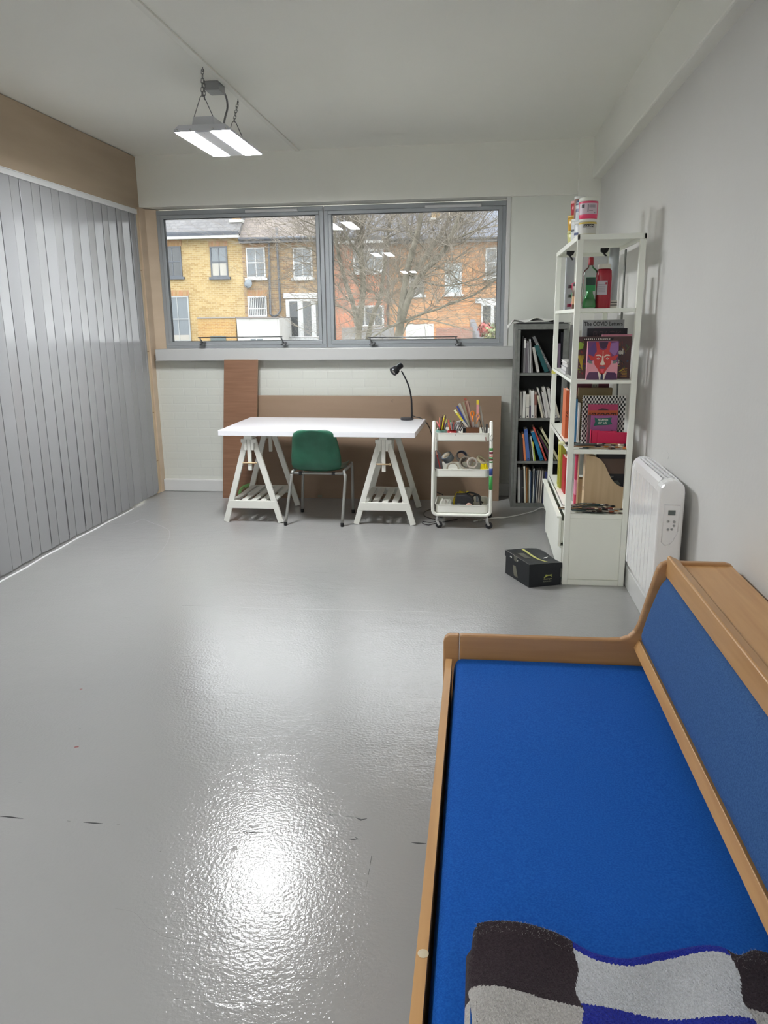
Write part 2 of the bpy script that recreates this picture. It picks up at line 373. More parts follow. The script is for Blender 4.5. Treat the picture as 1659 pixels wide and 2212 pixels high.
# left wall: plywood bulkhead over the folding door, plain wall nearer than the door
b = MB(); b.box(XL - .12, XL, 1.2, 7.0, 2.505, ZC - .006)
struct(b.build('wall_left', mat('bulkhead_plywood', (166, 148, 126), .5, var=7, vscale=2.2, stretch=(1, .35, 3))))
b = MB(); b.box(XL - .12, XL, Y0, 1.2, 0, ZC); struct(b.build('wall_near', white))
b = MB(); b.box(XL - .5, XL - .3, 1.0, 7.2, -.1, ZC + .1); struct(b.build('wall_behind', white))
for i in range(5):   # pencil marks and nail holes in the plywood
    pass
b = MB(); b.box(-3.05, -2.955, 6.79, 6.90, 0, 2.53); b.prism([(-3.05, 6.90), (-2.955, 6.90), (-2.955, 6.91), (-2.884, 6.98), (-2.884, 7.15), (-3.05, 7.15)], 'z', 1.21, 2.53); struct(b.build('trim_4', plym, bevel=.002))
b = MB(); b.box(-3.05, -2.968, 6.735, 6.787, 0, 2.50)
for z in (.3, .75, 1.3, 2.0): b.box(-2.9685, -2.9675, 6.74, 6.78, z, z + .008, 1)
struct(b.build('trim_5', [mat('raw_pine', (196, 176, 146), .6, var=8, vscale=3, stretch=(4, 4, .6)), C((150, 120, 90))]))
# skirtings
b = MB(); b.box(-2.955, .77, 6.835, 6.88, 0, .115); struct(b.build('baseboard_back', gloss, bevel=.008))
b = MB(); b.box(.885, XR + .01, Y0, 6.8, 0, .125); b.prism([(.925, .11), (XR, .11), (XR, .13), (.942, .13)], 'y', Y0, 6.8) if False else None; struct(b.build('baseboard_right', gloss, bevel=.004))
# sill
b = MB(); b.box(-2.905, .297, 6.765, 7.05, 1.218, 1.323); struct(b.build('trim_6', mat('sill_paint', (186, 186, 184), .35, bump=.04, bscale=12), bevel=.006))
# reveal right of the frame, lit edge
b = MB(); b.box(.205, .238, 6.88, 7.1, 1.32, 2.54); struct(b.build('trim_7', gloss, bevel=.003))

# windows: two grey aluminium frames, sash, glass, trickle vent, limiting stay bar
alu = mat('grey_window_paint', (158, 163, 166), .4, bump=.02, bscale=30)
alud = mat('dark_gasket', (60, 62, 64), .6)
steel = mat('stay_steel', (120, 122, 124), .35, metal=.8)
glass = pane_mat('window_glass', k=1.1)
def ring(b, x0, x1, z0, z1, w, y0, y1, m=0, top=None, bot=None):
    top = top or w; bot = bot or w
    b.box(x0, x1, y0, y1, z1 - top, z1, m); b.box(x0, x1, y0, y1, z0, z0 + bot, m)
    b.box(x0, x0 + w, y0, y1, z0 + bot, z1 - top, m); b.box(x1 - w, x1, y0, y1, z0 + bot, z1 - top, m)
def room_window(n, x0, x1, vent, stays):
    z0, z1 = 1.322, 2.522
    b = MB(); ring(b, x0, x1, z0, z1, .034, 6.985, 7.06, top=.04, bot=.03)
    f = struct(b.build('window_%d' % n, alu, bevel=.003)); 
    b = MB(); ring(b, x0 + .036, x1 - .036, z0 + .032, z1 - .042, .03, 6.972, 7.03); b.build('sash', alu, f, bevel=.004)
    b = MB(); ring(b, x0 + .064, x1 - .064, z0 + .060, z1 - .070, .006, 6.985, 7.02); b.build('gasket', alud, f)
    b = MB(); b.box(x0 + .066, x1 - .066, 7.000, 7.002, z0 + .062, z1 - .072); b.build('pane', glass, f)
    b = MB(); b.box(x0 + .066, x1 - .066, 7.022, 7.024, z0 + .062, z1 - .072); b.build('pane', glass, f)
    a = at(*vent[0], 'y', 6.97); c = at(*vent[1], 'y', 6.97)
    b = MB(); b.box(a.x, c.x, 6.955, 6.985, a.z - .012, a.z + .012); b.build('trickle_vent', C((205, 206, 206), .35), f, bevel=.004)
    A = [at(px, 741, 'y', 6.95) for px in stays]
    b = MB(); zb = at(stays[0], 729, 'y', 6.94).z
    b.tube([(A[0].x - .03, 6.93, zb), (A[1].x + .0, 6.93, zb)], .0045, 8); b.build('stay_bar', steel, f)
    for q in A:
        b = MB(); b.box(q.x - .012, q.x + .02, 6.945, 6.975, q.z - .018, q.z + .012)
        b.tube([(q.x - .015, 6.93, zb), (q.x - .01, 6.94, zb - .02), (q.x + .005, 6.945, q.z)], .006, 8)
        b.tube([(q.x - .02, 6.94, q.z - .015), (q.x + .03, 6.94, q.z - .012)], .007, 8); b.ball((q.x + .03, 6.94, q.z), .01, 5)
        b.build('window_catch', steel, f)
room_window(1, -2.885, -1.372, ((530, 457), (643, 455)), (437, 612))
room_window(2, -1.362, .205, ((918, 447), (1040, 444)), (803, 988))

# folding door: ribbed pvc slats hung from a rail
pvc = mat('pvc_slats', (150, 150, 152), .13, var=1, vscale=1, spec=.4)
b = MB(); y = 6.70; k = 0
while y > 1.25:
    y2 = y - .122; s0, s1 = (0, .010) if k % 2 == 0 else (.010, 0)
    xa, xb = XL + .012 + s0, XL + .012 + s1; wv = .0 + .012 * math.sin(y * 2.1)
    zb = .014 + .005 * math.sin(y * 3)
    # slat: shallow box with chamfered edges, and the hinge strip between
    for (ya, yb, x1, x2) in ((y - .004, y2 + .004, xa, xb),):
        V = [(x1 + wv * 0, ya, 2.468), (x2, yb, 2.468), (x2 + wv, yb, zb), (x1 + wv, ya, zb), (x1 - .008, ya, 2.468), (x2 - .008, yb, 2.468), (x2 - .008 + wv, yb, zb), (x1 - .008 + wv, ya, zb)]
        b.add(V, [(0, 1, 2, 3), (4, 7, 6, 5), (0, 3, 7, 4), (1, 5, 6, 2), (0, 4, 5, 1), (3, 2, 6, 7)], 0)
    V = [(xb - .006, y2 + .005, 2.468), (xb - .006, y2 - .005, 2.468), (xb - .006 + wv, y2 - .005, zb), (xb - .006 + wv, y2 + .005, zb)]
    b.add(V, [(0, 1, 2, 3)], 1)
    if k % 2 == 0:
        b.box(xb - .002, xb + .003, y2 - .0035, y2 + .0035, .05, 2.468, 0, Matrix.Translation((wv * .5, 0, 0)))
    y = y2; k += 1
d = struct(recalc(b.build('door_1', [pvc, C((120, 122, 126), .4)], bevel=.0015)))
b = MB(); b.box(XL, XL + .03, 1.2, 6.735, 2.463, 2.503); b.box(XL + .03, XL + .036, 1.2, 6.735, 2.496, 2.503); b.build('rail', C((205, 206, 206), .3), d, bevel=.003)
b = MB(); b.box(XL - .005, XL + .018, 6.703, 6.733, .03, 2.463); b.build('jamb_channel', pvc, d, bevel=.003)
# the light filler line where the door meets the floor
b = MB(); P = [Vector((XL + .045 + .012 * math.sin(y * 2.1) + .004 * math.sin(y * 13), y, .002)) for y in [1.2 + i * .06 for i in range(83)]]
b.tube(P, .006, 6); struct(b.build('trim_8', C((225, 226, 226), .5)))

# trunking along the ceiling
b = MB(); b.box(-1.565, -1.53, Y0, 6.85, ZC - .012, ZC); tag(b.build('cable_trunking', mat('trunking_paint', (228, 228, 220), .5), bevel=.002), 'thin white cable trunking running along the ceiling to the window wall', 'trunking')

# ------------------------------------------------------------ hanging lamps
lampgrey = mat('lamp_housing', (206, 208, 214), .45)
ledm = mat('led_diffuser', (255, 255, 255), .5, emit=LED_POWER * 1.0)
n_ = ledm.node_tree.nodes['Principled BSDF']; n_.inputs['Emission Color'].default_value = (.96, .98, 1, 1)
chrome = mat('chrome', (200, 200, 200), .2, metal=1)
chainm = mat('zinc_chain', (130, 130, 130), .35, metal=.8)
def chain(b, p, q, L=.030):
    p, q = Vector(p), Vector(q); n = max(2, round((q - p).length / (L * .82))); d = (q - p) / n
    for i in range(n):
        c = p + d * (i + .5); u = (q - p).normalized(); s = X if i % 2 else Y
        s = (s - u * s.dot(u)).normalized(); pts = []
        for t in range(12):
            a = 2 * PI * t / 12; r = .0075
            yy = math.sin(a) * r; zz = math.cos(a) * r + (L / 2 - r) * (1 if math.cos(a) > 0 else -1)
            pts.append(c + s * yy + u * zz)
        b.tube(pts, .0020, 5, closed=True)
def make_lamp():
    t = thing('hanging_lamp', (-1.578, 4.90, 2.60), 'x', 'ceiling lamp', 'twin panel lamps hung on chains')
    # tray with sloping ends; two lit panels; driver box in the middle
    b = MB()
    b.prism([(-.165, 0), (.165, 0), (.165, .012), (.135, .035), (-.135, .035), (-.165, .012)], 'y', -.335, .335)
    b.build('housing', lampgrey, t, world=False, bevel=.002)
    for sx in (-1, 1):
        b = MB(); b.box(sx * .105 - .053, sx * .105 + .053, -.325, .325, -.004, .0005); b.build('light_panel', ledm, t, world=False, bevel=.002)
    b = MB(); b.box(-.045, .045, -.325, .325, -.003, .0004)
    for y in (-.29, .29): b.ball((0, y, -.003), .003, 4)
    b.build('centre_strip', lampgrey, t, world=False)
    b = MB(); b.prism([(-.07, .033), (.07, .033), (.06, .085), (-.06, .085)], 'y', -.30, .30)
    b.build('driver_box', lampgrey, t, world=False, bevel=.004)
    for x in (-.145, -.065, .065, .145):
        for y in (-.337, .337): b = MB(); b.ball((x, y, .010), .0055, 5); b.build('rivet', chrome, t, world=False)
    for sy, yc in ((-1, -.255), (1, .40)):
        ye = sy * .29; b = MB()
        b.tube([(-.06, ye, .06), (-.055, ye, .085), (-.012, ye * 1.0, .185), (0, ye, .195), (.012, ye, .185), (.055, ye, .085), (.06, ye, .06)], .0025, 6)
        b.build('hanger_wire', chainm, t, world=False)
        b = MB(); chain(b, (0, ye, .190), (0, yc, .335)); 
        if sy < 0: chain(b, (.012, ye, .175), (.004, yc, .28))
        b.build('chain', chainm, t, world=False)
        b = MB(); pts = [(0, yc, .35)] + [(0, yc + .011 * math.sin(a), .334 - .011 * math.cos(a) * .9) for a in (2.6, 2.0, 1.4, .7, 0, -.8, -1.6)]
        b.tube(pts, .0022, 6); b.build('ceiling_hook', chainm, t, world=False)
    return t
proto = make_lamp()
proto['label'] = 'grey twin-panel lamp hung on chains, the one in view before the window'
for (yy, lb) in ((.90, 'grey twin-panel lamp hung on chains above the camera'), (-3.9, 'grey twin-panel lamp hung on chains at the far rear of the room')):
    c = copy_tree(proto); c.location = (-1.60, yy, 2.60); c['label'] = lb
ledr = ledm.copy(); ledr.name = 'led_diffuser_rear'; ledr.node_tree.nodes['Principled BSDF'].inputs['Emission Strength'].default_value = LED_POWER * .45
for o in list(bpy.data.objects):
    if o.name.startswith('light_panel') and 0 < o.parent.location.y < 2: o.data = o.data.copy(); o.data.materials[0] = ledr
# junction box on the ceiling with a flex to the lamp
t = thing('junction_box', (-1.60, 4.99, ZC), 'grey ceiling junction box whose flex drops to the lamp', 'junction box')
b = MB(); b.box(-1.66, -1.572, 4.90, 5.02, ZC - .05, ZC); b.build('box', mat('box_grey', (150, 151, 152), .5), t, bevel=.003)
b = MB(); b.tube(spline([(-1.585, 5.025, 2.925), (-1.575, 5.05, 2.89), (-1.575, 5.06, 2.84), (-1.575, 5.0, 2.77), (-1.57, 4.93, 2.70), (-1.56, 4.85, 2.665)], 6), .006, 8); b.build('flex', mat('grey_flex', (120, 121, 124), .5), t)
b = MB()
for p in ((503, 212), (517, 209), (107, 206)): 
    q = at(*p, 'z', ZC - .001) if p[0] > 200 else at(86, 206, 'z', ZC - .001); b.lathe([(0, -.002), (.006, -.002), (.006, 0)], (q.x + (.02 if p[0] > 510 else 0), q.y, ZC), n=8)

# ============================================================ OUTSIDE
YH = 40.0
def F(px, py, d=0): return at(px, py, 'y', YH - d)
G0 = -3.2
b = MB(); b.box(-60, 60, 7.6, 90, G0 - .3, G0); tag(struct(b.build('ground_outside', mat('paving', (99, 99, 92), .9, var=12, vscale=.5))), None)
b = MB(); b.box(-8, 6, 7.2, 7.6, G0, -.2); struct(b.build('wall_outer', white))
b = MB(); b.box(XL - .2, XR + .2, -6.4, 7.25, ZC + .2, ZC + .5); struct(b.build('roof_slab', white))
yb1 = brick_mat('yellow_stock_brick', (146, 126, 86), (128, 104, 62), (150, 138, 108), size=(.28, .095), mort=.012, bump=.1, var=.01, dirt=.35)
yb2 = brick_mat('mixed_stock_brick', (140, 114, 80), (98, 76, 58), (136, 124, 104), size=(.28, .095), mort=.012, bump=.1, var=.01, dirt=.5)
yb3 = brick_mat('orange_red_brick', (152, 92, 66), (134, 76, 54), (150, 118, 98), size=(.28, .095), mort=.011, bump=.1, var=.01, dirt=.3)
yb4 = brick_mat('orange_buff_brick', (158, 112, 72), (138, 90, 56), (154, 130, 102), size=(.28, .095), mort=.011, bump=.1, var=.01, dirt=.35)
slate1 = brick_mat('grey_slates', (92, 91, 92), (78, 77, 79), (63, 63, 66), axes='xy', size=(.3, .17), mort=.012, bump=.2, var=.01)
slate2 = brick_mat('brown_tiles', (106, 98, 92), (91, 84, 82), (74, 69, 69), axes='xy', size=(.3, .15), mort=.012, bump=.2, var=.01)
slate3 = brick_mat('blue_slates', (84, 88, 99), (74, 78, 88), (61, 65, 74), axes='xy', size=(.3, .15), mort=.012, bump=.2, var=.01)
pvcw = C((155, 156, 156), .4); dgrey = C((63, 67, 74), .5); dark = C((38, 42, 46), .12)
wglass = mat('house_glass', (70, 78, 84), .08, spec=1.0); wglassd = mat('house_glass_dark', (34, 38, 41), .08, spec=.9); curtain = C((135, 132, 125), .7)
render_w = mat('white_render', (153, 153, 150), .8, var=4, vscale=.8)
def house(x0p, x1p, eave, brick, slate, label, gut, yfront=YH):
    a = F(x0p, eave); c = F(x1p, eave); zt = a.z
    t = thing('house', ((a.x + c.x) / 2, yfront, G0), label, 'house', 'terraced houses across the gardens')
    b = MB(); b.box(a.x, c.x, yfront, yfront + 8, G0, zt); b.build('wall', brick, t)
    b = MB(); b.prism([(yfront - .35, zt - .05), (yfront - .35, zt + .08), (yfront + 5.2, zt + 5.0), (yfront + 9, zt + 1.0), (yfront + 8, zt - .05)], 'x', a.x, c.x); recalc(b.build('roof', slate, t))
    b = MB(); b.box(a.x, c.x, yfront - .42, yfront - .02, zt - .16, zt + .02, 0); 
    if gut == 'dark': b.tube([(a.x, yfront - .42, zt + .02), (c.x, yfront - .42, zt + .02)], .09, 8, 1)
    else: b.box(a.x, c.x, yfront - .44, yfront - .40, zt - .02, zt + .10, 1); b.box(a.x, c.x, yfront - .40, yfront - .36, zt + .10, zt + .18, 2)
    b.build('gutter', [dgrey if gut == 'dark' else pvcw, C((46, 51, 61), .5), dgrey], t)
    return t
def hwin(t, p0, p1, frame=pvcw, gl=wglass, vx=(.5,), hz=(.5,), sill=None, fw=.07, lintel=None, blind=None):
    A = F(*p0, .0); B = F(*p1, .0); x0, x1, z1, z0 = A.x, B.x, A.z, B.z
    b = MB(); ring(b, x0, x1, z0, z1, fw, YH - .06, YH + .02)
    for u in vx: b.box(x0 + (x1 - x0) * u - .018, x0 + (x1 - x0) * u + .018, YH - .045, YH, z0 + fw, z1 - fw)
    for u in hz: b.box(x0 + fw, x1 - fw, YH - .055, YH, z0 + (z1 - z0) * u - .028, z0 + (z1 - z0) * u + .028)
    f = b.build('window', frame, t)
    b = MB(); b.box(x0 + fw, x1 - fw, YH - .02, YH - .005, z0 + fw, z1 - fw); b.build('pane', gl, f)
    if blind:
        b = MB(); b.box(x0 + fw, x1 - fw, YH - .028, YH - .021, z0 + fw, z0 + (z1 - z0) * blind); b.build('blind', curtain, f)
    if sill:
        b = MB(); b.box(x0 - .1, x1 + .1, YH - .14, YH, z0 - .12, z0); b.build('sill', sill, f)
    if lintel:
        b = MB(); b.box(x0 - .05, x1 + .05, YH - .02, YH, z1, z1 + .3); b.build('lintel', lintel, f)
    return f
arch = brick_mat('brick_arch', (135, 92, 63), (125, 99, 59), (141, 125, 99), size=(.075, .4), mort=.01, bump=.1, var=.004)
h1 = house(120, 521, 518, yb1, slate1, 'yellow brick house with pale eaves board, leftmost through the windows', 'white')
hwin(h1, (351, 533), (395, 598), dgrey, wglassd, sill=dgrey, lintel=arch)
hwin(h1, (453, 533), (494, 598), dgrey, wglass, sill=dgrey, lintel=arch, blind=.45)
hwin(h1, (357, 640), (414, 738), C((125, 128, 129)), wglass, sill=dgrey, lintel=arch, blind=.15)
hwin(h1, (270, 533), (312, 598), dgrey, wglassd, sill=dgrey)
A, B = F(426, 688, 2.5), F(513, 760, 2.5)
b = MB(); b.box(A.x, B.x, YH - 2.5, YH, G0, A.z); b.box(A.x, B.x, YH - 2.55, YH, A.z, A.z + .06, 1)
e = b.build('rear_extension', [brick_mat('bright_yellow_brick', (142, 110, 58), (130, 96, 50), (146, 128, 92), mort=.011, bump=.1, var=.01, dirt=.2), C((112, 106, 99))], h1)
A, B = F(455, 726, 2.5), F(489, 742, 2.5); b = MB(); b.box(A.x, B.x, YH - 2.56, YH - 2.5, B.z, A.z); b.build('window', C((59, 69, 69), .3), e)
h2 = house(521, 721, 520, yb2, slate2, 'weathered brick house with drainpipes and dark gutter, beside the pale-eaved one', 'dark')
hwin(h2, (531, 535), (575, 600), pvcw, wglass, sill=pvcw, lintel=arch)
hwin(h2, (632, 535), (676, 600), pvcw, wglass, sill=pvcw, lintel=arch)
f = hwin(h2, (535, 640), (578, 684), pvcw, wglassd, hz=(.4,), lintel=arch)
A, B = F(538, 644), F(575, 682); b = MB()
for i in range(9): x = A.x + (B.x - A.x) * (i + .5) / 9; b.box(x - .02, x + .02, YH - .035, YH - .03, B.z, A.z)
b.build('bars', C((142, 143, 143)), f)
for pts in ([(580, 518), (581, 530), (584, 678), (590, 684)], [(597, 492), (599, 540), (606, 670), (600, 680), (592, 684)]):
    b = MB(); b.tube([F(x, y, .15) for x, y in pts], .06, 8); b.build('drainpipe', dgrey, h2)
# french doors with white surround
A, B = F(611, 633, .12), F(720, 745, .12)
b = MB(); b.box(A.x, B.x, YH - .12, YH, F(611, 645).z, A.z); b.box(F(618, 650).x, B.x, YH - .12, YH, B.z, F(611, 647).z); fd = b.build('patio_doors', pvcw, h2)
for x0, x1 in ((625, 645), (654, 674), (682, 702)):
    A, B = F(x0, 651, .13), F(x1, 729, .13); b = MB(); b.box(A.x, B.x, YH - .15, YH - .12, B.z, A.z); b.build('pane', wglassd, fd)
b = MB()
for x in range(612, 722, 4): A = F(x, 728, .6); b.box(A.x - .012, A.x + .012, YH - .62, YH - .6, A.z - 1.0, A.z)
A, B = F(612, 728, .6), F(722, 728, .6); b.tube([A, B], .03, 6); b.build('railing', pvcw, h2)
A, B = F(511, 688, 2.6), F(606, 760, 2.6)
b = MB(); b.box(A.x, B.x, YH - 2.6, YH, G0, A.z); b.box(A.x, B.x, YH - 2.66, YH, A.z, A.z + .05, 1); e = b.build('rear_extension', [render_w, C((99, 92, 89))], h2)
for x0, x1 in ((542, 553), (556, 568)):
    A, B = F(x0, 732, 2.6), F(x1, 745, 2.6); b = MB(); b.box(A.x, B.x, YH - 2.66, YH - 2.6, B.z, A.z); b.build('pane', wglass, e)
c_ = F(536, 613, .3)
t = thing('satellite_dish', c_, 'grey satellite dish on the weathered brick house', 'satellite dish')
b = MB(); b.lathe([(.01, .06), (.12, .05), (.22, 0), (.225, 0), (.12, .035), (.01, .045)], c_, (-.15, -1, .15), n=20); b.build('dish', C((91, 98, 104), .5), t)
b = MB(); b.tube([c_ + Vector((0, .02, 0)), c_ + Vector((0, .3, -.15))], .02, 6); b.tube([c_ + Vector((0, 0, -.2)), c_ + Vector((-.05, -.35, -.1))], .015, 6); b.build('bracket', dgrey, t)
h3 = house(721, 838, 521, yb3, slate3, 'red brick house with white casement windows behind the left tree', 'white')
hwin(h3, (763, 538), (830, 587), pvcw, wglass, vx=(.36, .68), hz=(), sill=pvcw, fw=.1, lintel=C((99, 92, 91)))
hwin(h3, (765, 660), (830, 706), pvcw, wglassd, vx=(.36, .68), hz=(), fw=.1)
A = F(748, 656, .02); b = MB(); b.box(A.x - .09, A.x + .09, YH - .03, YH, A.z - .1, A.z + .1); b.build('air_vent', C((92, 59, 46)), h3)
b = MB(); b.tube([F(839, 520, .15), F(838, 716, .15)], .06, 8); b.build('drainpipe', C((61, 49, 55)), h3)
h4 = house(838, 1230, 521, yb4, slate3, 'long orange brick house with tall white window, rightmost through the glass', 'dark')
hwin(h4, (884, 594), (916, 637), pvcw, wglassd, vx=(.45,), hz=(.75,), fw=.08, sill=pvcw)
hwin(h4, (961, 569), (997, 635), pvcw, C((135, 143, 145), .2), vx=(), hz=(.5,), fw=.09, sill=pvcw)
hwin(h4, (1049, 535), (1094, 600), pvcw, wglass, hz=(.5,), fw=.08, sill=pvcw)
A, B = F(1036, 644, .12), F(1120, 745, .12)
b = MB(); b.box(A.x - .2, B.x, YH - .12, YH, F(1036, 655).z, A.z); b.box(F(1040, 650).x, B.x, YH - .12, YH, B.z, F(1036, 655).z); fd = b.build('patio_doors', pvcw, h4)
for x0, x1 in ((1044, 1059), (1068, 1086)):
    A, B = F(x0, 660, .13), F(x1, 720, .13); b = MB(); b.box(A.x, B.x, YH - .15, YH - .12, B.z, A.z); b.build('pane', wglassd, fd)
def chimney(p0, p1, label, m, d, base=4.5):
    A, B = at(*p0, 'y', YH + d), at(*p1, 'y', YH + d)
    t = thing('chimney_stack', ((A.x + B.x) / 2, YH + d, B.z - 1.5), label, 'chimney')
    b = MB(); b.box(A.x, B.x, YH + d, YH + d + 1.6, B.z - 1.5, A.z + 3); b.build('stack', m, t)
    b = MB(); b.box(A.x - .12, B.x + .12, YH + d - .12, YH + d + 1.7, A.z, A.z + .15); b.build('cap', render_w, t)
chimney((501, 481), (520, 512), 'brick chimney stack between the yellow and weathered houses', yb2, .3)
chimney((932, 478), (950, 512), 'pale brick chimney stack on the blue slate roof', mat('pale_chimney', (141, 116, 79), .8, var=14, vscale=4), .8)
# low garden walls, fence, shrubs beyond
A, B = F(738, 708, 4), F(850, 760, 4)
b = MB(); b.box(A.x, B.x, YH - 4, YH - 3.6, G0, A.z); tag(b.build('garden_wall', mat('grey_wall', (99, 98, 99), .8, var=12, vscale=3)), 'grey garden wall behind the base of the left tree', 'wall')
A, B = F(876, 700, 5), F(936, 760, 5)
b = MB(); b.box(A.x, B.x, YH - 5, YH - 4.7, G0, A.z); tag(b.build('garden_wall', render_w), 'white rendered garden wall beyond the right tree', 'wall')
A, B = F(942, 708, 3), F(1020, 760, 3)
b = MB(); b.box(A.x, B.x, YH - 3, YH - 2.7, G0, A.z); tag(b.build('garden_wall', brick_mat('garden_brick', (125, 86, 73), (112, 73, 63), (132, 112, 102), mort=.011, bump=.1)), 'brick garden wall below the tall white window', 'wall')
b = MB()
for i in range(14):
    A = F(1021 + i * 1.4, 690 + i * 3.5, 1.2 + i * .1); b.box(A.x - .12, A.x + .12, A.y, A.y + .05, G0, A.z)
tag(b.build('garden_fence', mat('grey_boards', (109, 109, 114), .8)), 'grey boarded fence sloping beside the patio doors', 'fence')
def shrub(c, r, m, label, n=220):
    t = thing('shrub', (c.x, c.y, c.z - r), label, 'shrub')
    b = MB()
    for i in range(n):
        v = Vector((random.gauss(0, 1), random.gauss(0, 1), random.gauss(0, 1))).normalized() * r * random.uniform(.5, 1)
        p = c + v; a = Vector((random.uniform(-1, 1), random.uniform(-1, 1), random.uniform(-1, 1))).normalized(); k = a.cross(v).normalized() * .06
        b.sheet([p - a * .1, p + k, p + a * .1, p - k], i % 2)
    b.build('foliage', m, t)
    b = MB(); b.tube([(c.x, c.y, G0), (c.x, c.y, c.z)], .05, 6); b.build('stem', C((73, 63, 53)), t)
shrub(F(1066, 722, 6), .5, [C((79, 92, 53)), C((99, 99, 59))], 'small green shrub before the right patio doors')
shrub(F(1048, 712, 6), .32, [C((125, 46, 40)), C((112, 40, 40))], 'small red-flowering shrub before the right patio doors')
# houses reflected sky: nothing else is built beyond

# bare winter trees
bark = mat('bark', (90, 86, 75), .9, var=16, vscale=9, bump=.4, bscale=30)
bark2 = mat('twig_bark', (99, 92, 82), .9, var=12, vscale=9)
def T(cx, cy, d): return at(680 + cx / 3.687, 400 + cy / 3.687, 'y', d)
def tree(d, stems, label, base, nb=13, seed=1):
    rnd = random.Random(seed)
    t = thing('bare_tree', base, label, 'tree', 'bare trees in the gardens')
    for k, (pts, r0, r1) in enumerate(stems):
        P = [T(x, y, d + dd) for x, y, dd in pts]; P = spline(P, 4); n = len(P); sc = d / FPX / 3.687
        if k == 0: P = [Vector((base[0], base[1], G0))] + P
        n = len(P)
        rs = [(r0 + (r1 - r0) * i / (n - 1)) * sc * (1 + .08 * math.sin(i * 1.7)) for i in range(n)]
        b = MB(); b.tube(P, rs, 10)
        o = b.build('trunk' if k == 0 else 'limb', bark, t)
        tw = MB()
        def twig(p, dr, L, r, depth):
            Q = [p]; steps = 6; dd = dr.copy()
            for i in range(steps):
                dd = (dd + Vector((rnd.gauss(0, .22), rnd.gauss(0, .22), rnd.gauss(0, .2) + .05))).normalized()
                Q.append(Q[-1] + dd * L / steps)
            tw.tube(Q, [r * (1 - .75 * i / steps) for i in range(steps + 1)], 4 if depth else 5, cap=False)
            if depth < 3:
                for q in range([7, 4, 3][depth]):
                    i = rnd.randint(1, steps); base_d = (Q[i] - Q[i - 1]).normalized()
                    nd = (base_d + Vector((rnd.gauss(0, .8), rnd.gauss(0, .6), rnd.gauss(.15, .7)))).normalized()
                    twig(Q[i], nd, L * rnd.uniform(.4, .75), r * .55, depth + 1)
        m = nb if k < 6 else nb // 2
        for q in range(m):
            i = rnd.randint(2, n - 2); dv = (P[i] - P[i - 1]).normalized()
            nd = (dv * .5 + Vector((rnd.choice((-1, 1)) * rnd.uniform(.3, 1.2), rnd.gauss(0, .5), rnd.uniform(-.3, .8)))).normalized()
            twig(P[i], nd, rnd.uniform(.7, 2.0), min(rs[i] * .4, rnd.uniform(.007, .015)), 0)
        tw.build('twigs', bark2, t)
D1, D2 = 15.0, 13.5
tree(D1, [([(345, 1240, 0), (358, 1080, 0), (370, 1000, 0), (385, 800, 0), (375, 600, 0), (352, 400, 0), (330, 240, 0), (310, 60, 0)], 27, 17),
          ([(338, 1120, 0), (300, 930, -.1), (240, 760, -.2), (200, 600, -.2), (170, 450, -.3), (152, 350, -.3), (140, 200, -.3)], 20, 8),
          ([(420, 1240, .2), (460, 1050, .2), (520, 900, .3), (540, 750, .3), (562, 600, .4), (580, 420, .4), (600, 300, .4), (645, 180, .4)], 20, 9),
          ([(372, 500, 0), (375, 400, .1), (380, 240, .1), (395, 100, .1)], 16, 12),
          ([(385, 740, 0), (420, 840, .1), (480, 860, .1), (490, 915, .2)], 9, 7),
          ([(375, 640, 0), (330, 520, -.2), (270, 430, -.3), (230, 330, -.3), (190, 240, -.4)], 10, 5),
          ([(330, 1070, 0), (250, 990, -.3), (160, 960, -.6), (20, 940, -.9), (-150, 1000, -1.2)], 7, 3),
          ([(200, 620, 0), (60, 560, -.3), (-120, 480, -.6), (-300, 520, -.8)], 6, 2),
          ([(165, 420, 0), (20, 330, -.3), (-140, 260, -.6), (-260, 180, -.8)], 6, 3)],
     'bare forked tree, left of the two large trees through the right window', (T(345, 1240, D1).x, D1, G0), 15, 3)
tree(D2, [([(668, 1200, 0), (680, 1100, 0), (690, 1000, 0), (710, 850, 0), (742, 650, 0), (790, 480, 0), (830, 330, 0), (850, 200, 0), (860, 60, 0)], 34, 15),
          ([(690, 1080, 0), (750, 900, -.1), (800, 790, -.1), (872, 680, -.2), (965, 600, -.2), (1042, 500, -.3), (1090, 400, -.3), (1130, 300, -.3), (1180, 180, -.3)], 27, 14),
          ([(765, 720, 0), (830, 640, .1), (890, 560, .2), (950, 470, .3), (1010, 380, .3), (1062, 290, .3), (1140, 190, .3)], 22, 12),
          ([(740, 1070, 0), (650, 1105, -.1), (560, 1150, -.2), (470, 1205, -.3)], 9, 7),
          ([(705, 1090, 0), (850, 1025, -.2), (970, 990, -.3), (1100, 935, -.4), (1250, 880, -.5), (1400, 780, -.6), (1500, 700, -.6)], 10, 4),
          ([(860, 770, 0), (1000, 800, -.3), (1130, 790, -.4), (1250, 760, -.5), (1470, 680, -.6)], 8, 3),
          ([(1090, 430, -.3), (1170, 410, -.5), (1250, 370, -.6), (1350, 330, -.7), (1500, 240, -.8)], 8, 3),
          ([(930, 640, -.2), (1050, 680, -.4), (1150, 760, -.5), (1260, 800, -.6), (1440, 740, -.6)], 7, 3),
          ([(690, 1200, 0), (760, 1080, -.2), (900, 1070, -.4), (1100, 1120, -.5), (1280, 1170, -.6)], 7, 3),
          ([(800, 460, 0), (720, 300, .2), (640, 200, .3)], 9, 6)],
     'bare tree with three thick limbs, right of the two through the right window', (T(668, 1200, D2).x, D2, G0), 15, 5)

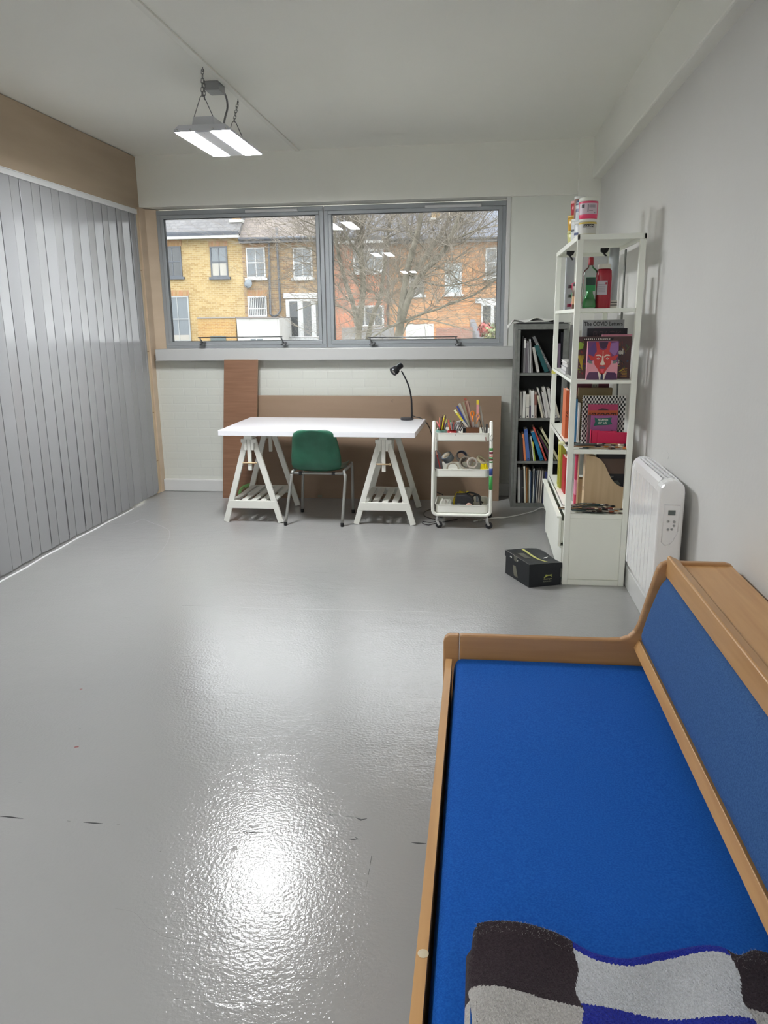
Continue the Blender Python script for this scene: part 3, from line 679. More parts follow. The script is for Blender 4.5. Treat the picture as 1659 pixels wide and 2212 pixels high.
# ============================================================ FURNITURE
beech = wood_mat('beech', (200, 154, 100), (186, 139, 87), axis=1, rough=.38)
beechx = wood_mat('beech_across', (182, 138, 94), (168, 124, 81), axis=0, rough=.38)
blue = weave_mat('blue_upholstery', (12, 84, 171), 8)
blue2 = weave_mat('blue_back_upholstery', (56, 93, 145), 8)
sofa = thing('sofa', (.40, 1.8, 0), 'low beech-framed sofa bench with blue upholstered seat and back', 'sofa')
YN = .78
prof = [(-.118, 0), (-.118, .345), (-.112, .362), (-.098, .372), (.50, .376), (.545, .380), (.575, .392), (.593, .412), (.606, .441), (.652, .636), (.660, .662), (.672, .680), (.69, .688),
        (.895, .688), (.915, .682), (.928, .665), (.928, .14), (.878, .14), (.878, 0)]
for y in (2.76, YN - .03):
    b = MB(); b.prism([p for p in prof if p[0] > -.06] + [(-.056, 0), (-.056, .3735)], 'y', y, y + .03); recalc(b.build('end_panel', beechx, sofa, bevel=.007, seg=3))
    b = MB(); b.prism([(-.118, 0), (-.118, .345), (-.112, .362), (-.098, .372), (-.0575, .3735), (-.0575, 0)], 'y', y - .002 if y > 1 else y, y + .03); recalc(b.build('corner_post', beechx, sofa, bevel=.006, seg=3))
b = MB(); b.box(-.106, -.082, YN, 2.70, .10, .302)
q = at(912, 2060, 'z', .3022); b.lathe([(0, 0), (.010, 0), (.010, .0006), (0, .0006)], (q.x + .002, q.y, .302), n=14, m=1); b.lathe([(.009, 0), (.0115, .0005), (.0115, .0009), (.009, .0012)], (q.x + .002, q.y, .302), n=14, m=1)
b.build('front_rail', [beech, C((206, 190, 160), .4)], sofa, bevel=.003)
def pad(x0, x1, y0, y1, z0, z1, dome, r=.03):
    def fn(u, v):
        a = min(u, 1 - u) * (x1 - x0); c = min(v, 1 - v) * (y1 - y0); e = lambda d: 1 if d > r else math.sqrt(max(0, 1 - (1 - d / r) ** 2))
        return (x0 + (x1 - x0) * u, y0 + (y1 - y0) * v, z0 + (z1 - z0) * e(a) * e(c) + dome * math.sin(PI * u) ** .5 * math.sin(PI * v) ** .5 * (e(a) * e(c)))
    return fn
def warp(n, r=.035, L=1.0):   # more rows near the rim
    return n
def rim(u, L, r=.03):
    """even parameter to one that crowds the rims"""
    return .5 - .5 * math.cos(PI * u) if True else u
b = MB(); f = pad(-.076, .670, YN + .005, 2.755, .235, .290, .010)
b.grid(lambda u, v: f(rim(u, 1), rim(v, 1)), 48, 64); b.box(-.070, .66, YN + .015, 2.745, .14, .236)
b.build('seat_cushion', blue, sofa)
b = MB(); b.box(-.08, .62, YN, 2.76, .10, .14); b.build('seat_base', beech, sofa)
# leaning back: lower strip, cushion, upper board, then the lid behind
def tilt(pts, y0, y1): return pts
b = MB(); b.prism([(.592, .350), (.609, .384), (.66, .362), (.64, .325)], 'y', YN, 2.758); recalc(b.build('back_strip', beech, sofa, bevel=.002))
b = MB(); A, B = Vector((.611, 0, .386)), Vector((.684, 0, .640)); nrm = Vector((-.961, 0, .276))
def bf(u, v):
    u, v = rim(u, 1), rim(v, 1); a = min(u, 1 - u) * .265; c = min(v, 1 - v) * 1.95; r = .035
    e = lambda d: 1 if d > r else math.sqrt(max(0, 1 - (1 - d / r) ** 2))
    p = A.lerp(B, u) + nrm * (-.02 + .028 * e(a) * e(c) + .006 * math.sin(PI * u)); return (p.x, YN + .01 + (2.75 - YN - .01) * v, p.z)
b.grid(bf, 28, 60); b.prism([(.618, .384), (.690, .636), (.730, .626), (.660, .372)], 'y', YN + .01, 2.75); b.build('back_cushion', blue2, sofa)
b = MB(); b.prism([(.686, .638), (.692, .705), (.698, .709), (.733, .694), (.735, .682), (.722, .63)], 'y', YN - .02, 2.775); recalc(b.build('top_board', beech, sofa, bevel=.003))
b = MB(); b.prism([(.735, .655), (.735, .677), (.915, .679), (.915, .657)], 'y', YN, 2.76); recalc(b.build('lid', beech, sofa, bevel=.002))
b = MB(); b.box(.90, .915, YN, 2.76, .10, .656); b.build('back_panel', beech, sofa)

# wool blanket folded on the near end of the seat
wb, ww, wg, wu = (mat('wool_brown', (42, 28, 35), .95, var=12, vscale=200, bump=.5, bscale=420, sheen=.06), mat('wool_white', (205, 207, 212), .95, var=14, vscale=190, bump=.8, bscale=300, sheen=.35),
                  mat('wool_beige_grey', (190, 186, 182), .95, var=16, vscale=190, bump=.8, bscale=300, sheen=.3), mat('wool_blue', (16, 34, 150), .95, var=14, vscale=260, bump=.6, bscale=300, sheen=.05))
XB0, XB1 = .002, .585
FOLD = [(p.x, p.y - .012) for p in spline([at(px, py, 'z', .360) for px, py in ((1008, 2004), (1060, 1998), (1130, 2008), (1200, 2020), (1235, 2034), (1290, 2064), (1353, 2077), (1420, 2064), (1503, 2052), (1552, 2058), (1592, 2077), (1628, 2061), (1680, 2066), (1760, 2080))], 5)]
def yfold(x):      # line of the far fold
    i = 0
    while i < len(FOLD) - 2 and FOLD[i + 1][0] < x: i += 1
    (xa, ya), (xb, yb) = FOLD[i], FOLD[i + 1]; k = max(0, min(1, (x - xa) / (xb - xa))); return ya + (yb - ya) * k
def bl(u, v):
    x = XB0 + (XB1 - XB0) * u; y0 = yfold(x)
    if v < .16:       # down round the fold at the far edge
        t = v / .16; a = PI * (.95 - .95 * t + .0) ; rz = .033
        z = .303 + rz + rz * math.cos(PI * (1 - t)); y = y0 + .020 * math.sin(PI * t) - .0 
        z = .303 + .070 * (1 - math.cos(PI * t)) / 2 + .0; y = y0 + .02 * math.sin(PI * t)
    else:
        t = (v - .16) / .84; y = y0 - t * .50; z = .373 - .010 * math.sin(min(1, t * 3) * PI) 
    z += (.006 * math.sin(x * 17 + y * 5) + .005 * math.sin(x * 31 - y * 11)) * min(1, v * 6)
    e = min(u, 1 - u) * (XB1 - XB0)
    if e < .02: z -= .022 * (1 - math.sqrt(max(0, 1 - (1 - e / .02) ** 2))) * min(1, v * 8)
    w = .0012 * math.sin(x * 900 + y * 500) + .0012 * math.sin(x * 620 - y * 1130)
    return (x + (.006 * math.sin(y * 30)) * (1 if u < .02 else 0), y, z + w * min(1, v * 8))
def blm(u, v):
    x = XB0 + (XB1 - XB0) * u; y = bl(u, v)[1]
    s = x + .004 * math.sin(y * 60) + (1.15 - y) * .05
    edge = v < .175
    if s < .198: return 0 if y > 1.165 - .16 * (x - .0) + .0 + .0 * s else 2
    if s < .487: return 3 if edge else (1 if y > 1.142 + .03 * (.3 - x) else 3)
    return 0 if (y > 1.16) else 2
b = MB(); b.grid(bl, 260, 240, blm)
for (ya, yb, z0, z1, m) in ((.80, 1.262, .3035, .336, 1),):
    def ed(u, v):
        return (XB0 + .003 - .010 * math.sin(PI * v) * (1 if True else 0), ya + (yb - ya) * u, z0 + (.352 - z0) * v)
    b.grid(ed, 40, 10, lambda u, v: 3 if v < .5 else (2 if u < .75 else 0))
    b.grid(lambda u, v: (XB1 - .003 + .008 * math.sin(PI * v), ya + (yb - ya) * u, z0 + (.352 - z0) * v), 40, 8, 0)
blk_ = b.build('blanket', [wb, ww, wg, wu]); rf = random.Random(21); fb = MB()
for i in range(16000):
    u, v = rf.random(), rf.random() ** 1.6 * .75; p = Vector(bl(u, v)); m_ = blm(u, v)
    if v < .22 or rf.random() < .5:
        d = Vector((rf.gauss(0, .8), rf.gauss(.25, .6) if v < .2 else rf.gauss(0, .8), abs(rf.gauss(.35, .3)))).normalized() * rf.uniform(.0025, .006); s_ = Vector((-d.y, d.x, 0)).normalized() * .00022 if abs(d.x) + abs(d.y) > 1e-6 else X * .0002
        fb.sheet([p - s_, p + s_, p + d], m_ if v > .2 or rf.random() < .45 else (2 if m_ == 0 else m_))
fz = fb.build('wool_fuzz', [wb, ww, wg, wu], blk_); fz['kind'] = 'stuff'
tag(blk_, 'folded wool blanket in brown, white, grey and blue squares on the sofa', 'blanket')

# electric radiator on the right wall
radm = mat('radiator_enamel', (240, 240, 240), .16, coat=.3)
t = thing('electric_radiator', (.86, 3.75, 0), 'white wall-mounted electric radiator with control panel, between shelving and sofa', 'radiator')
b = MB(); y = 4.03; R0, R1 = .802, .905
while y > 3.50:
    y2 = y - .076
    b.prism([(y - .002, .81), (y - .002, .27), (y2 + .002, .27), (y2 + .002, .81)], 'x', R0 + .004, R1 - .01); 
    b.prism([(y - .004, .80), (y - .004, .275), (y2 + .004, .275), (y2 + .004, .80)], 'x', R0, R0 + .006)
    y = y2
recalc(b.build('fin', radm, t, bevel=.003))
b = MB(); b.prism([(R0, .80), (R0 + .006, .835), (R0 + .02, .852), (R0 + .022, .84), (R0 + .012, .80)], 'y', 3.49, 4.035)
b.prism([(R1, .80), (R1 - .004, .835), (R1 - .016, .850), (R1 - .018, .84), (R1 - .010, .80)], 'y', 3.49, 4.035)
for x in (.840, .862): b.box(x, x + .003, 3.49, 4.03, .838, .853)
for i in range(16): y = 3.51 + i * .033; b.box(R0 + .02, R1 - .018, y, y + .004, .825, .846)
recalc(b.build('grille', radm, t))
b = MB(); b.box(R0 + .02, R1 - .02, 3.49, 4.03, .81, .822); b.build('grille_base', C((70, 72, 70)), t)
def cap(y0, y1, rr):
    b = MB(); P = []
    for k in range(9): a = PI * k / 8; P.append(((R0 + R1) / 2 - .0575 * math.cos(a), .800 + .056 * math.sin(a) ** .8))
    P = [(R0 - .006, .29)] + P + [(R1 + .006, .29), (R1 - .02, .26), (R0 + .02, .26)]
    b.prism(P, 'y', y0, y1); return recalc(b.build('end_cap', radm, t, bevel=rr, seg=4, angle=50))
cp = cap(3.42, 3.495, .016); cap(4.03, 4.055, .008)
q0 = 3.4195
b = MB(); P = [(.822, .748), (.822, .575), (.838, .560), (.856, .565), (.874, .590), (.888, .625), (.890, .745)]
for i in range(len(P)):
    p, q = P[i], P[(i + 1) % len(P)]; b.tube([(p[0], q0, p[1]), (q[0], q0, q[1])], .0022, 6)
b.build('control_bezel', radm, cp)
b = MB(); b.box(.842, .872, q0 - .003, q0 + .002, .700, .722); b.build('display', C((96, 104, 102), .2), cp)
for x, z in ((.844, .672), (.870, .670), (.870, .652), (.862, .636), (.846, .634)):
    b = MB(); b.lathe([(0, .002), (.0045, .002), (.0055, 0), (.0055, -.002)], (x, q0, z), (0, -1, 0), n=14); b.lathe([(.0048, .0022), (.0058, .0022), (.0058, .0026), (.0048, .0026)], (x, q0, z), (0, -1, 0), n=14, m=1)
    b.box(x - .002, x + .002, q0 - .0028, q0 - .0022, z - .001, z + .002, 1); b.build('button', [C((200, 202, 202), .3), C((110, 112, 114))], cp)
b = MB()
for z in (.35, .7):
    for y in (3.6, 3.95): b.box(R1 - .02, .95, y - .02, y + .02, z - .02, z + .02)
b.build('wall_bracket', C((190, 190, 190)), t)

# hardboard sheets leaning on the window wall
hb = mat('hardboard', (138, 114, 92), .55, var=5, vscale=1.6, stretch=(.7, 1, 5), bump=.02, bscale=60)
hb2 = mat('brown_fibreboard', (125, 89, 65), .5, var=7, vscale=5, stretch=(.8, 1, 12), bump=.05, bscale=60)
edge = C((176, 150, 122))
def sheet(name, bl_, br_, tr_, tl_, yb, yt, th, m, label):
    A, B, C_, D = at(*bl_, 'y', yb), at(*br_, 'y', yb), at(*tr_, 'y', yt), at(*tl_, 'y', yt); A.z = B.z = .001
    b = MB(); o = Vector((0, th, 0)); b.add([A, B, C_, D, A + o, B + o, C_ + o, D + o], [(0, 1, 2, 3)], 0); b.add([A, B, C_, D, A + o, B + o, C_ + o, D + o], [(4, 7, 6, 5), (0, 4, 5, 1), (1, 5, 6, 2), (2, 6, 7, 3), (3, 7, 4, 0)], 1)
    o = b.build(name, [m, edge]); return tag(o, label, 'board'), (A, B, C_, D)
big, _ = sheet('hardboard_sheet', (500, 1078), (1077, 1084), (1083, 856), (520, 854), 6.64, 6.80, .012, hb, 'wide brown hardboard sheet leaning on the wall behind the desk')
slim, (A, B, C_, D) = sheet('hardboard_sheet', (481, 1074), (553, 1077), (557, 777), (484, 777), 6.59, 6.745, .014, hb2, 'narrow orange-brown board standing upright against the window sill')
b = MB(); P = spline([at(514, 1066, 'y', 6.592), at(520, 1053, 'y', 6.597), at(531, 1046, 'y', 6.60), at(545, 1043, 'y', 6.602)], 5)
for i in range(len(P) - 1): b.sheet([P[i] - Vector((0, .004, 0)), P[i + 1] - Vector((0, .004, 0)), P[i + 1] + Vector((.004 if i < 9 else 0, -.004, -.03)), P[i] + Vector((.020 if i < 9 else .004, -.004, -.012 - .002 * i))], 0)
tp = b.build('masking_tape', C((120, 176, 100), .6), slim); tag(tp, 'curved strip of green tape')
b = MB(); q = at(846, 866, 'y', 6.79); b.tube([q + Vector((.014, -.002, .012)), q + Vector((0, -.002, 0)), q + Vector((.012, -.002, -.012))], .0016, 5); b.build('pencil_mark', C((70, 50, 40)), big)
b = MB(); q = at(691, 1072, 'y', 6.640); b.box(q.x - .02, q.x + .02, q.y - .003, q.y, q.z - .01, q.z + .012); b.build('sticker', C((128, 128, 110)), big)

# desk
twh = mat('white_laminate', (236, 236, 240), .25, var=1, vscale=2); pine = mat('white_painted_pine', (222, 222, 214), .42, var=3, vscale=4, bump=.03, bscale=30)
b = MB(); FL, FR, BR, BL = (-1.995, 5.702), (-.463, 5.645), (-.440, 6.475), (-1.985, 6.56)
b.prism([FL, FR, BR, BL], 'z', .7015, .7425); tag(recalc(b.build('desktop_slab', twh, bevel=.003)), 'long white desk top resting on two white trestles', 'table')
pegm = C((200, 176, 140))
def trestle(cx, label, lean=0):
    t = thing('trestle', (cx, 6.05, 0), label, 'trestle', 'white trestles under the desk')
    for fy in (0, 1):
        y = 5.76 if fy == 0 else 6.345
        for s in (-1, 1):
            b = MB(); b.bar((cx + s * .224, y, .003), (cx + s * .028, y + (.012 if fy == 0 else -.012), .668), .044, .024, up=(0, 1, 0)); b.build('leg', pine, t, bevel=.003)
        yf = y - .016 if fy == 0 else y + .016
        for s in (-1, 1):
            b = MB(); P = [(cx + s * .016, .585), (cx + s * .016, .672), (cx + s * .062, .672), (cx + s * .062, .645), (cx + s * .042, .640), (cx + s * .036, .585)]
            b.prism(P, 'y', yf - .012, yf + .012); recalc(b.build('bracket', pine, t, bevel=.002))
        b = MB(); b.box(cx - .014, cx + .014, yf - .010, yf + .012, .425 if fy == 0 else .47, .672); b.build('upright', pine, t, bevel=.002)
        b = MB(); z = .485 if fy == 0 else .585
        b.tube([(cx - .055, yf - .013 if fy == 0 else yf, z), (cx + .045, yf - .013 if fy == 0 else yf, z)], .006, 8); b.ball((cx + .05, yf - .013 if fy == 0 else yf, z), .009, 5); b.build('peg', pegm, t)
        b = MB(); yy = y + .02 if fy == 0 else y - .02; w = .198 - .045
        b.prism([(cx - .205, .115), (cx + .205, .115), (cx + .186, .178), (cx - .186, .178)], 'y', y - .011, y + .011); recalc(b.build('cross_rail', pine, t, bevel=.002))
    b = MB(); b.box(cx - .032, cx + .032, 5.715, 6.40, .672, .7013); b.build('top_rail', pine, t, bevel=.002)
    for i in range(5):
        x = cx - .155 + i * .0775; b = MB(); b.box(x - .024, x + .024, 5.773, 6.332, .162, .176); b.build('slat', pine, t, bevel=.002)
    return t
trestle(-1.765, 'white slatted wooden trestle under the left end of the desk')
trestle(-.712, 'white slatted wooden trestle under the right end of the desk')

# green school chair with its back to us
green = mat('green_shell', (36, 94, 72), .42, var=9, vscale=9, bump=.06, bscale=70); legm = mat('grey_chair_tube', (150, 150, 146), .4, metal=.25)
t = thing('chair', (-1.225, 5.9, 0), 'green plastic chair on grey tubular legs, its back to the camera at the desk', 'chair')
sp = spline([(5.630, .762), (5.655, .70), (5.690, .60), (5.712, .51), (5.735, .455), (5.79, .428), (5.90, .424), (6.02, .432), (6.08, .430), (6.11, .412)] if False else [Vector((5.630, .762, 0)), Vector((5.655, .70, 0)), Vector((5.690, .60, 0)), Vector((5.708, .51, 0)), Vector((5.725, .45, 0)), Vector((5.78, .428, 0)), Vector((5.90, .424, 0)), Vector((6.02, .432, 0)), Vector((6.08, .430, 0)), Vector((6.11, .412, 0))], 5)
cum = [0]
for i in range(1, len(sp)): cum.append(cum[-1] + (sp[i] - sp[i - 1]).length)
def chf(u, v):
    s = v * cum[-1]; i = 1
    while i < len(cum) - 1 and cum[i] < s: i += 1
    k = (s - cum[i - 1]) / (cum[i] - cum[i - 1]); p = sp[i - 1].lerp(sp[i], k)
    d = s; w = .160 + .036 * min(1, d / .24)
    if d < .075: w -= .075 * (1 - math.sqrt(max(0, 1 - (1 - d / .075) ** 2)))
    e = cum[-1] - d
    if e < .05: w -= .04 * (1 - math.sqrt(max(0, 1 - (1 - e / .05) ** 2)))
    if .30 < d < .40: w -= .018 * math.sin(PI * (d - .30) / .10)
    x = (2 * u - 1); back = max(0, min(1, (.40 - d) / .12))
    edge = abs(x) ** 4
    tw = .030 * (1 - x * x)
    yy = p.x - back * tw + back * .035 * edge * 1.0; zz = p.y - (1 - back) * .012 * (1 - x * x) + (1 - back) * .018 * edge
    if d < .03: zz -= .006 * x * x
    return (-1.236 + (w + .008) * x * (1 - .05 * back * edge), yy, zz)
b = MB(); b.grid(chf, 36, 60); o = b.build('shell', green, t); m_ = o.modifiers.new('solid', 'SOLIDIFY'); m_.thickness = .0055; m_.offset = 0
for s in (-1, 1):
    xr = -1.225 + s * .218; xb = -1.26 + s * .225
    P = [(-1.26 + s * .225 + (.0 if s > 0 else .0), 5.68, .012), (-1.222 + s * .212, 5.715, .36), (-1.222 + s * .208, 5.725, .402), (-1.222 + s * .200, 5.76, .424), (-1.222 + s * .198, 5.95, .416), (-1.222 + s * .200, 6.07, .418), (-1.222 + s * .204, 6.105, .395), (-1.235 + s * .216, 6.118, .02)]
    P = spline(P, 6); b = MB(); b.tube(P, .0115, 10); b.build('leg_frame', legm, t)
    for p in (P[0], P[-1]): b = MB(); b.lathe([(.012, .03), (.0135, .028), (.0135, .002), (.010, 0), (0, 0)], (p[0], p[1], 0), n=12); b.build('foot_cap', C((28, 28, 30)), t)
for y, z in ((5.735, .408), (6.05, .405)):
    b = MB(); b.tube([(-1.222 - .203, y, z), (-1.222 + .203, y, z)], .009, 8); b.build('cross_bar', legm, t)
for x in (-.14, .12): b = MB(); b.box(-1.222 + x - .012, -1.222 + x + .012, 5.722, 5.75, .396, .420); b.ball((-1.222 + x, 5.722, .408), .007, 5); b.build('clip', C((30, 30, 32)), t)

# black desk lamp and its flex
blk = mat('black_enamel', (22, 24, 28), .35)
t = thing('desk_lamp', (-.589, 6.47, .742), 'black adjustable desk lamp at the right end of the desk', 'lamp')
b = MB(); b.lathe([(0, 0), (.052, 0), (.056, .004), (.056, .014), (.052, .018), (0, .019)], (-.592, 6.40, .7428), n=36); b.build('base', mat('lamp_base', (52, 50, 54), .4), t)
def L(px, py): return at(px, py, 'y', 6.39)
P = spline([L(889.5, 904), L(889.5, 885), L(888.5, 862), L(884, 838), L(876, 818), L(867, 801)], 6); P[0].z = .755
b = MB(); b.tube(P, [.0085 - .003 * i / (len(P) - 1) for i in range(len(P))], 12); b.build('arm', blk, t)
h0, h1 = L(851, 802), L(870, 786); h0.y -= .03; h1.y += .02; ax = (h0 - h1).normalized()
b = MB(); c0 = L(868, 787.5); c0.y += .015
b.lathe([(0, 0), (.018, .002), (.024, .008), (.024, .052), (.026, .056), (.034, .060), (.036, .066), (.036, .105), (.034, .107), (.030, .105), (.028, .085), (0, .080)], c0, ax, n=28)
b.build('shade', blk, t)
b = MB(); b.lathe([(0, .0), (.02, .0), (.024, -.006), (0, -.008)], c0 + ax * .100, ax, n=20); b.build('bulb', C((205, 205, 200), .2), t)
pts = [L(890, 897), L(894, 899), L(900, 901), L(908, 903)]
pts += [at(916, 908, 'y', 6.45), at(924, 917, 'y', 6.47), at(930, 930, 'y', 6.48), at(933, 945, 'y', 6.48), at(935, 990, 'y', 6.45), at(941, 1040, 'y', 6.4), at(943, 1062, 'y', 6.4)]
pts += [Vector((-.29, 6.40, .10)), Vector((-.30, 6.38, .012)), Vector((-.36, 6.30, .006)), Vector((-.42, 6.20, .006)), Vector((-.43, 6.08, .006)), Vector((-.38, 5.98, .006)), Vector((-.30, 5.92, .006))]
b = MB(); b.tube(spline(pts, 6), .0035, 7); b.build('flex', C((18, 18, 20), .4), t)
b = MB(); b.tube(spline([Vector((-.30, 5.88, .006)), Vector((-.36, 5.84, .006)), Vector((-.42, 5.86, .006)), Vector((-.415, 5.80, .006)), Vector((-.37, 5.76, .006)), Vector((-.34, 5.79, .006)), Vector((-.26, 5.86, .006)), Vector((-.15, 5.95, .006))], 6), .0035, 7)
tag(b.build('power_cable', C((22, 22, 24), .4)), 'loop of black cable on the floor left of the trolley', 'cable')

# trolley
tw_ = mat('cream_white_steel', (238, 238, 230), .35, var=2, vscale=6)
TX0, TX1, TY0, TY1 = -.330, .100, 5.70, 6.02
tr = thing('utility_trolley', (-.115, 5.86, 0), 'white three-tier metal trolley on castors right of the desk', 'trolley')
for y in (TY0, TY1):
    b = MB(); P = [(TX0 + .004, y, .812), (TX0, y, .60), (TX0 - .004, y, .18)] + [(TX0 + .036 - .04 * math.cos(a), y, .145 - .04 * math.sin(a)) for a in (.3, .6, .9, 1.2, PI / 2)] + \
        [(TX1 - .036 + .04 * math.sin(a), y, .145 - .04 * math.cos(a)) for a in (0, .35, .7, 1.0, 1.3)] + [(TX1 + .004, y, .18), (TX1, y, .60), (TX1 - .004, y, .812)]
    if y > 5.8: P[0] = (P[0][0], y, .70); P[-1] = (P[-1][0], y, .70)
    b.tube(P, .0130, 12)
    for x in (TX0 + .004, TX1 - .004): b.ball((x, y, P[0][2]), .0130, 6)
    b.build('frame_tube', tw_, tr)
def tray(x0, x1, y0, y1, z0, z1, r=.035, th=.004):
    b = MB(); loops = []
    def loop(ins, z):
        out = []
        for cx, cy, a0 in ((x1 - r, y1 - r, 0), (x0 + r, y1 - r, 90), (x0 + r, y0 + r, 180), (x1 - r, y0 + r, 270)):
            for k in range(7): a = math.radians(a0 + 15 * k); out.append((cx + (r - ins) * math.cos(a), cy + (r - ins) * math.sin(a), z))
        return out
    seq = [(.012, z0), (.004, z0 + .003), (0, z0 + .010), (0, z1 - .006), (-.003, z1 - .004), (-.003, z1), (th - .001, z1), (th, z1 - .004), (th, z0 + .008), (.014, z0 + .004)]
    L_ = [loop(i, z) for i, z in seq]; n = len(L_[0]); V = [p for l in L_ for p in l]; Fc = [list(range(n))[::-1], [(len(seq) - 1) * n + i for i in range(n)]]
    for k in range(len(seq) - 1):
        for i in range(n): Fc.append([k * n + i, k * n + (i + 1) % n, (k + 1) * n + (i + 1) % n, (k + 1) * n + i])
    b.add(V, Fc); return b
for z0, z1 in ((.668, .734), (.395, .460), (.116, .184)):
    b = tray(TX0 + .016, TX1 - .014, TY0 + .002, TY1 - .012, z0, z1)
    if z1 > .7:
        for p, q in (((985, 938), (983.5, 941)), ((1049, 944), (1050, 953)), ((1004, 936), (1006, 937))):
            A, B = at(*p, 'y', TY0 + .0012), at(*q, 'y', TY0 + .0012); w_ = .004 if p[0] > 1040 else .0012; b.sheet([A - X * w_, B - X * w_, B + X * w_, A + X * w_], 2 if p[0] > 1040 else 1)
    b.build('tray', [tw_, C((60, 58, 60)), C((176, 140, 136))], tr)
# splashes of paint on the right-hand tube
for py0, py1, col in ((968, 974, (84, 158, 92)), (976, 981, (120, 40, 60)), (984, 987, (224, 130, 110)), (988, 992, (84, 158, 92)), (992, 995, (120, 40, 50)), (997, 1000, (84, 150, 90)), (1012, 1027, (44, 70, 140)), (1029, 1058, (62, 160, 76))):
    A, B = at(1058, py0, 'y', TY0 - .01), at(1058, py1, 'y', TY0 - .01); b = MB()
    f0 = lambda z: TX1 + (.60 - z) * .0095 if z < .6 else TX1
    b.tube([(f0(A.z), TY0, A.z), (f0(B.z), TY0, B.z)], .0136, 12); b.build('paint_splash', C(col), tr)
for x in (TX0 + .03, TX1 - .02):
    for y in (TY0, TY1):
        c = b = MB(); b.lathe([(.008, .04), (.008, .052), (.012, .056), (.012, .075), (.006, .085), (.006, .095)], (x, y, .002), n=12)
        b.prism([(x - .011, .058), (x + .013, .058), (x + .020, .030), (x + .010, .022)], 'y', y - .013, y - .010); b.prism([(x - .011, .058), (x + .013, .058), (x + .020, .030), (x + .010, .022)], 'y', y + .010, y + .013)
        fk = b.build('castor', mat('castor_steel', (190, 190, 190), .3, metal=.8), tr)
        b = MB(); b.lathe([(.010, -.009), (.024, -.009), (.0275, -.005), (.0275, .005), (.024, .009), (.010, .009)], (x + .016, y, .0277), (0, 1, 0), n=24); b.build('wheel', C((34, 34, 38), .45), fk)
# grey cables lying under the trolley and the white lead to the right
b = MB()
for k in range(5):
    b.tube(spline([Vector((-.26 + .05 * k, 5.98 - .02 * k, .006 + .004 * k)), Vector((-.16, 5.94 + .02 * k, .03 + .008 * (k % 3))), Vector((-.08 + .02 * k, 6.0, .012)), Vector((.02, 5.93 - .015 * k, .035 - .005 * k)), Vector((.06, 5.97, .008))], 6), .0035, 6)
tag(b.build('cable_bundle', C((150, 150, 142), .5)), 'tangle of pale grey cables on the floor under the trolley', 'cable')
b = MB(); b.tube(spline([Vector((-.02, 5.90, .006)), at(1066, 1119, 'z', .006), at(1090, 1118, 'z', .006), at(1118, 1113, 'z', .006), at(1150, 1105, 'z', .008), at(1172, 1097, 'z', .010), Vector((.63, 6.2, .012))], 8), .0048, 8)
tag(b.build('power_cable', C((222, 222, 218), .4)), 'white cable running along the floor from the trolley behind the white shelving', 'cable')

# ============================================================ SHELVING AND WHAT STANDS ON IT
galv = mat('grey_hammered_steel', (118, 120, 116), .5, metal=.15, var=8, vscale=30, bump=.1, bscale=90)
gdark = mat('dark_grey_steel', (72, 74, 76), .6)
gb = thing('bookcase', (.497, 6.62, 0), 'grey metal bookcase in the corner right of the window', 'bookcase')
BX0, BX1, BY0, BY1 = .283, .712, 6.43, 6.79
SH = (1.122, .753, .393, .031)
for x0, x1, in ((BX0, BX0 + .022), (BX1 - .022, BX1)):
    b = MB(); b.box(x0, x1, BY0, BY1, 0, 1.51); b.build('side_panel', galv, gb, bevel=.002)
for x0, x1 in ((BX0 + .022, BX0 + .045), (BX1 - .045, BX1 - .022)):
    b = MB(); b.box(x0, x1, BY0 + .001, BY0 + .012, .005, 1.465); b.build('front_stile', galv, gb, bevel=.0015)
b = MB(); b.box(BX0 + .022, BX1 - .022, BY1 - .012, BY1 - .002, .0, 1.50); b.build('back_panel', gdark, gb)
b = MB(); b.box(BX0 + .001, BX1 - .001, BY0 + .001, BY1, 1.468, 1.5105); b.build('top_panel', galv, gb, bevel=.002)
for z in SH: b = MB(); b.box(BX0 + .0225, BX1 - .0225, BY0 + .013, BY1 - .013, z - .022, z); b.build('shelf', galv, gb, bevel=.002)
b = MB(); b.box(BX0 + .023, BX1 - .023, BY0 + .004, BY0 + .02, 0, .030); b.build('plinth', galv, gb)
# sheets and cloth on top
b = MB()
random.seed(3)
for i, (a, w_) in enumerate(((0, .40), (4, .42), (-5, .36))):
    T_ = Matrix.Translation((.50, 6.60, 1.5115 + i * .004)) @ Matrix.Rotation(math.radians(a), 4, 'Z'); b.box(-w_ / 2, w_ / 2, -.16, .15, 0, .0035, 0, T_)
tag(b.build('card_folder', C((40, 42, 44), .4)), 'dark portfolio sheets lying on top of the grey bookcase', 'folder')
def cl(u, v):
    x = .225 + .40 * u; y = 6.455 + .27 * v; z = 1.529 + .010 * abs(math.sin(u * 9 + v * 3)) + .014 * math.exp(-((u - .62) / .12) ** 2) + .008 * math.sin(v * 11 + u * 14) * (1 - v * .4)
    if u < .12: z -= (.12 - u) * .5 * (1 - .3 * v)
    return (x, y + .02 * math.sin(u * 8), z)
b = MB(); b.grid(cl, 50, 24); o = b.build('cloth', mat('white_cloth', (222, 222, 216), .8)); q = o.modifiers.new('s', 'SOLIDIFY'); q.thickness = .003; q.offset = 1
tag(o, 'crumpled white plastic sheet on top of the grey bookcase', 'cloth')

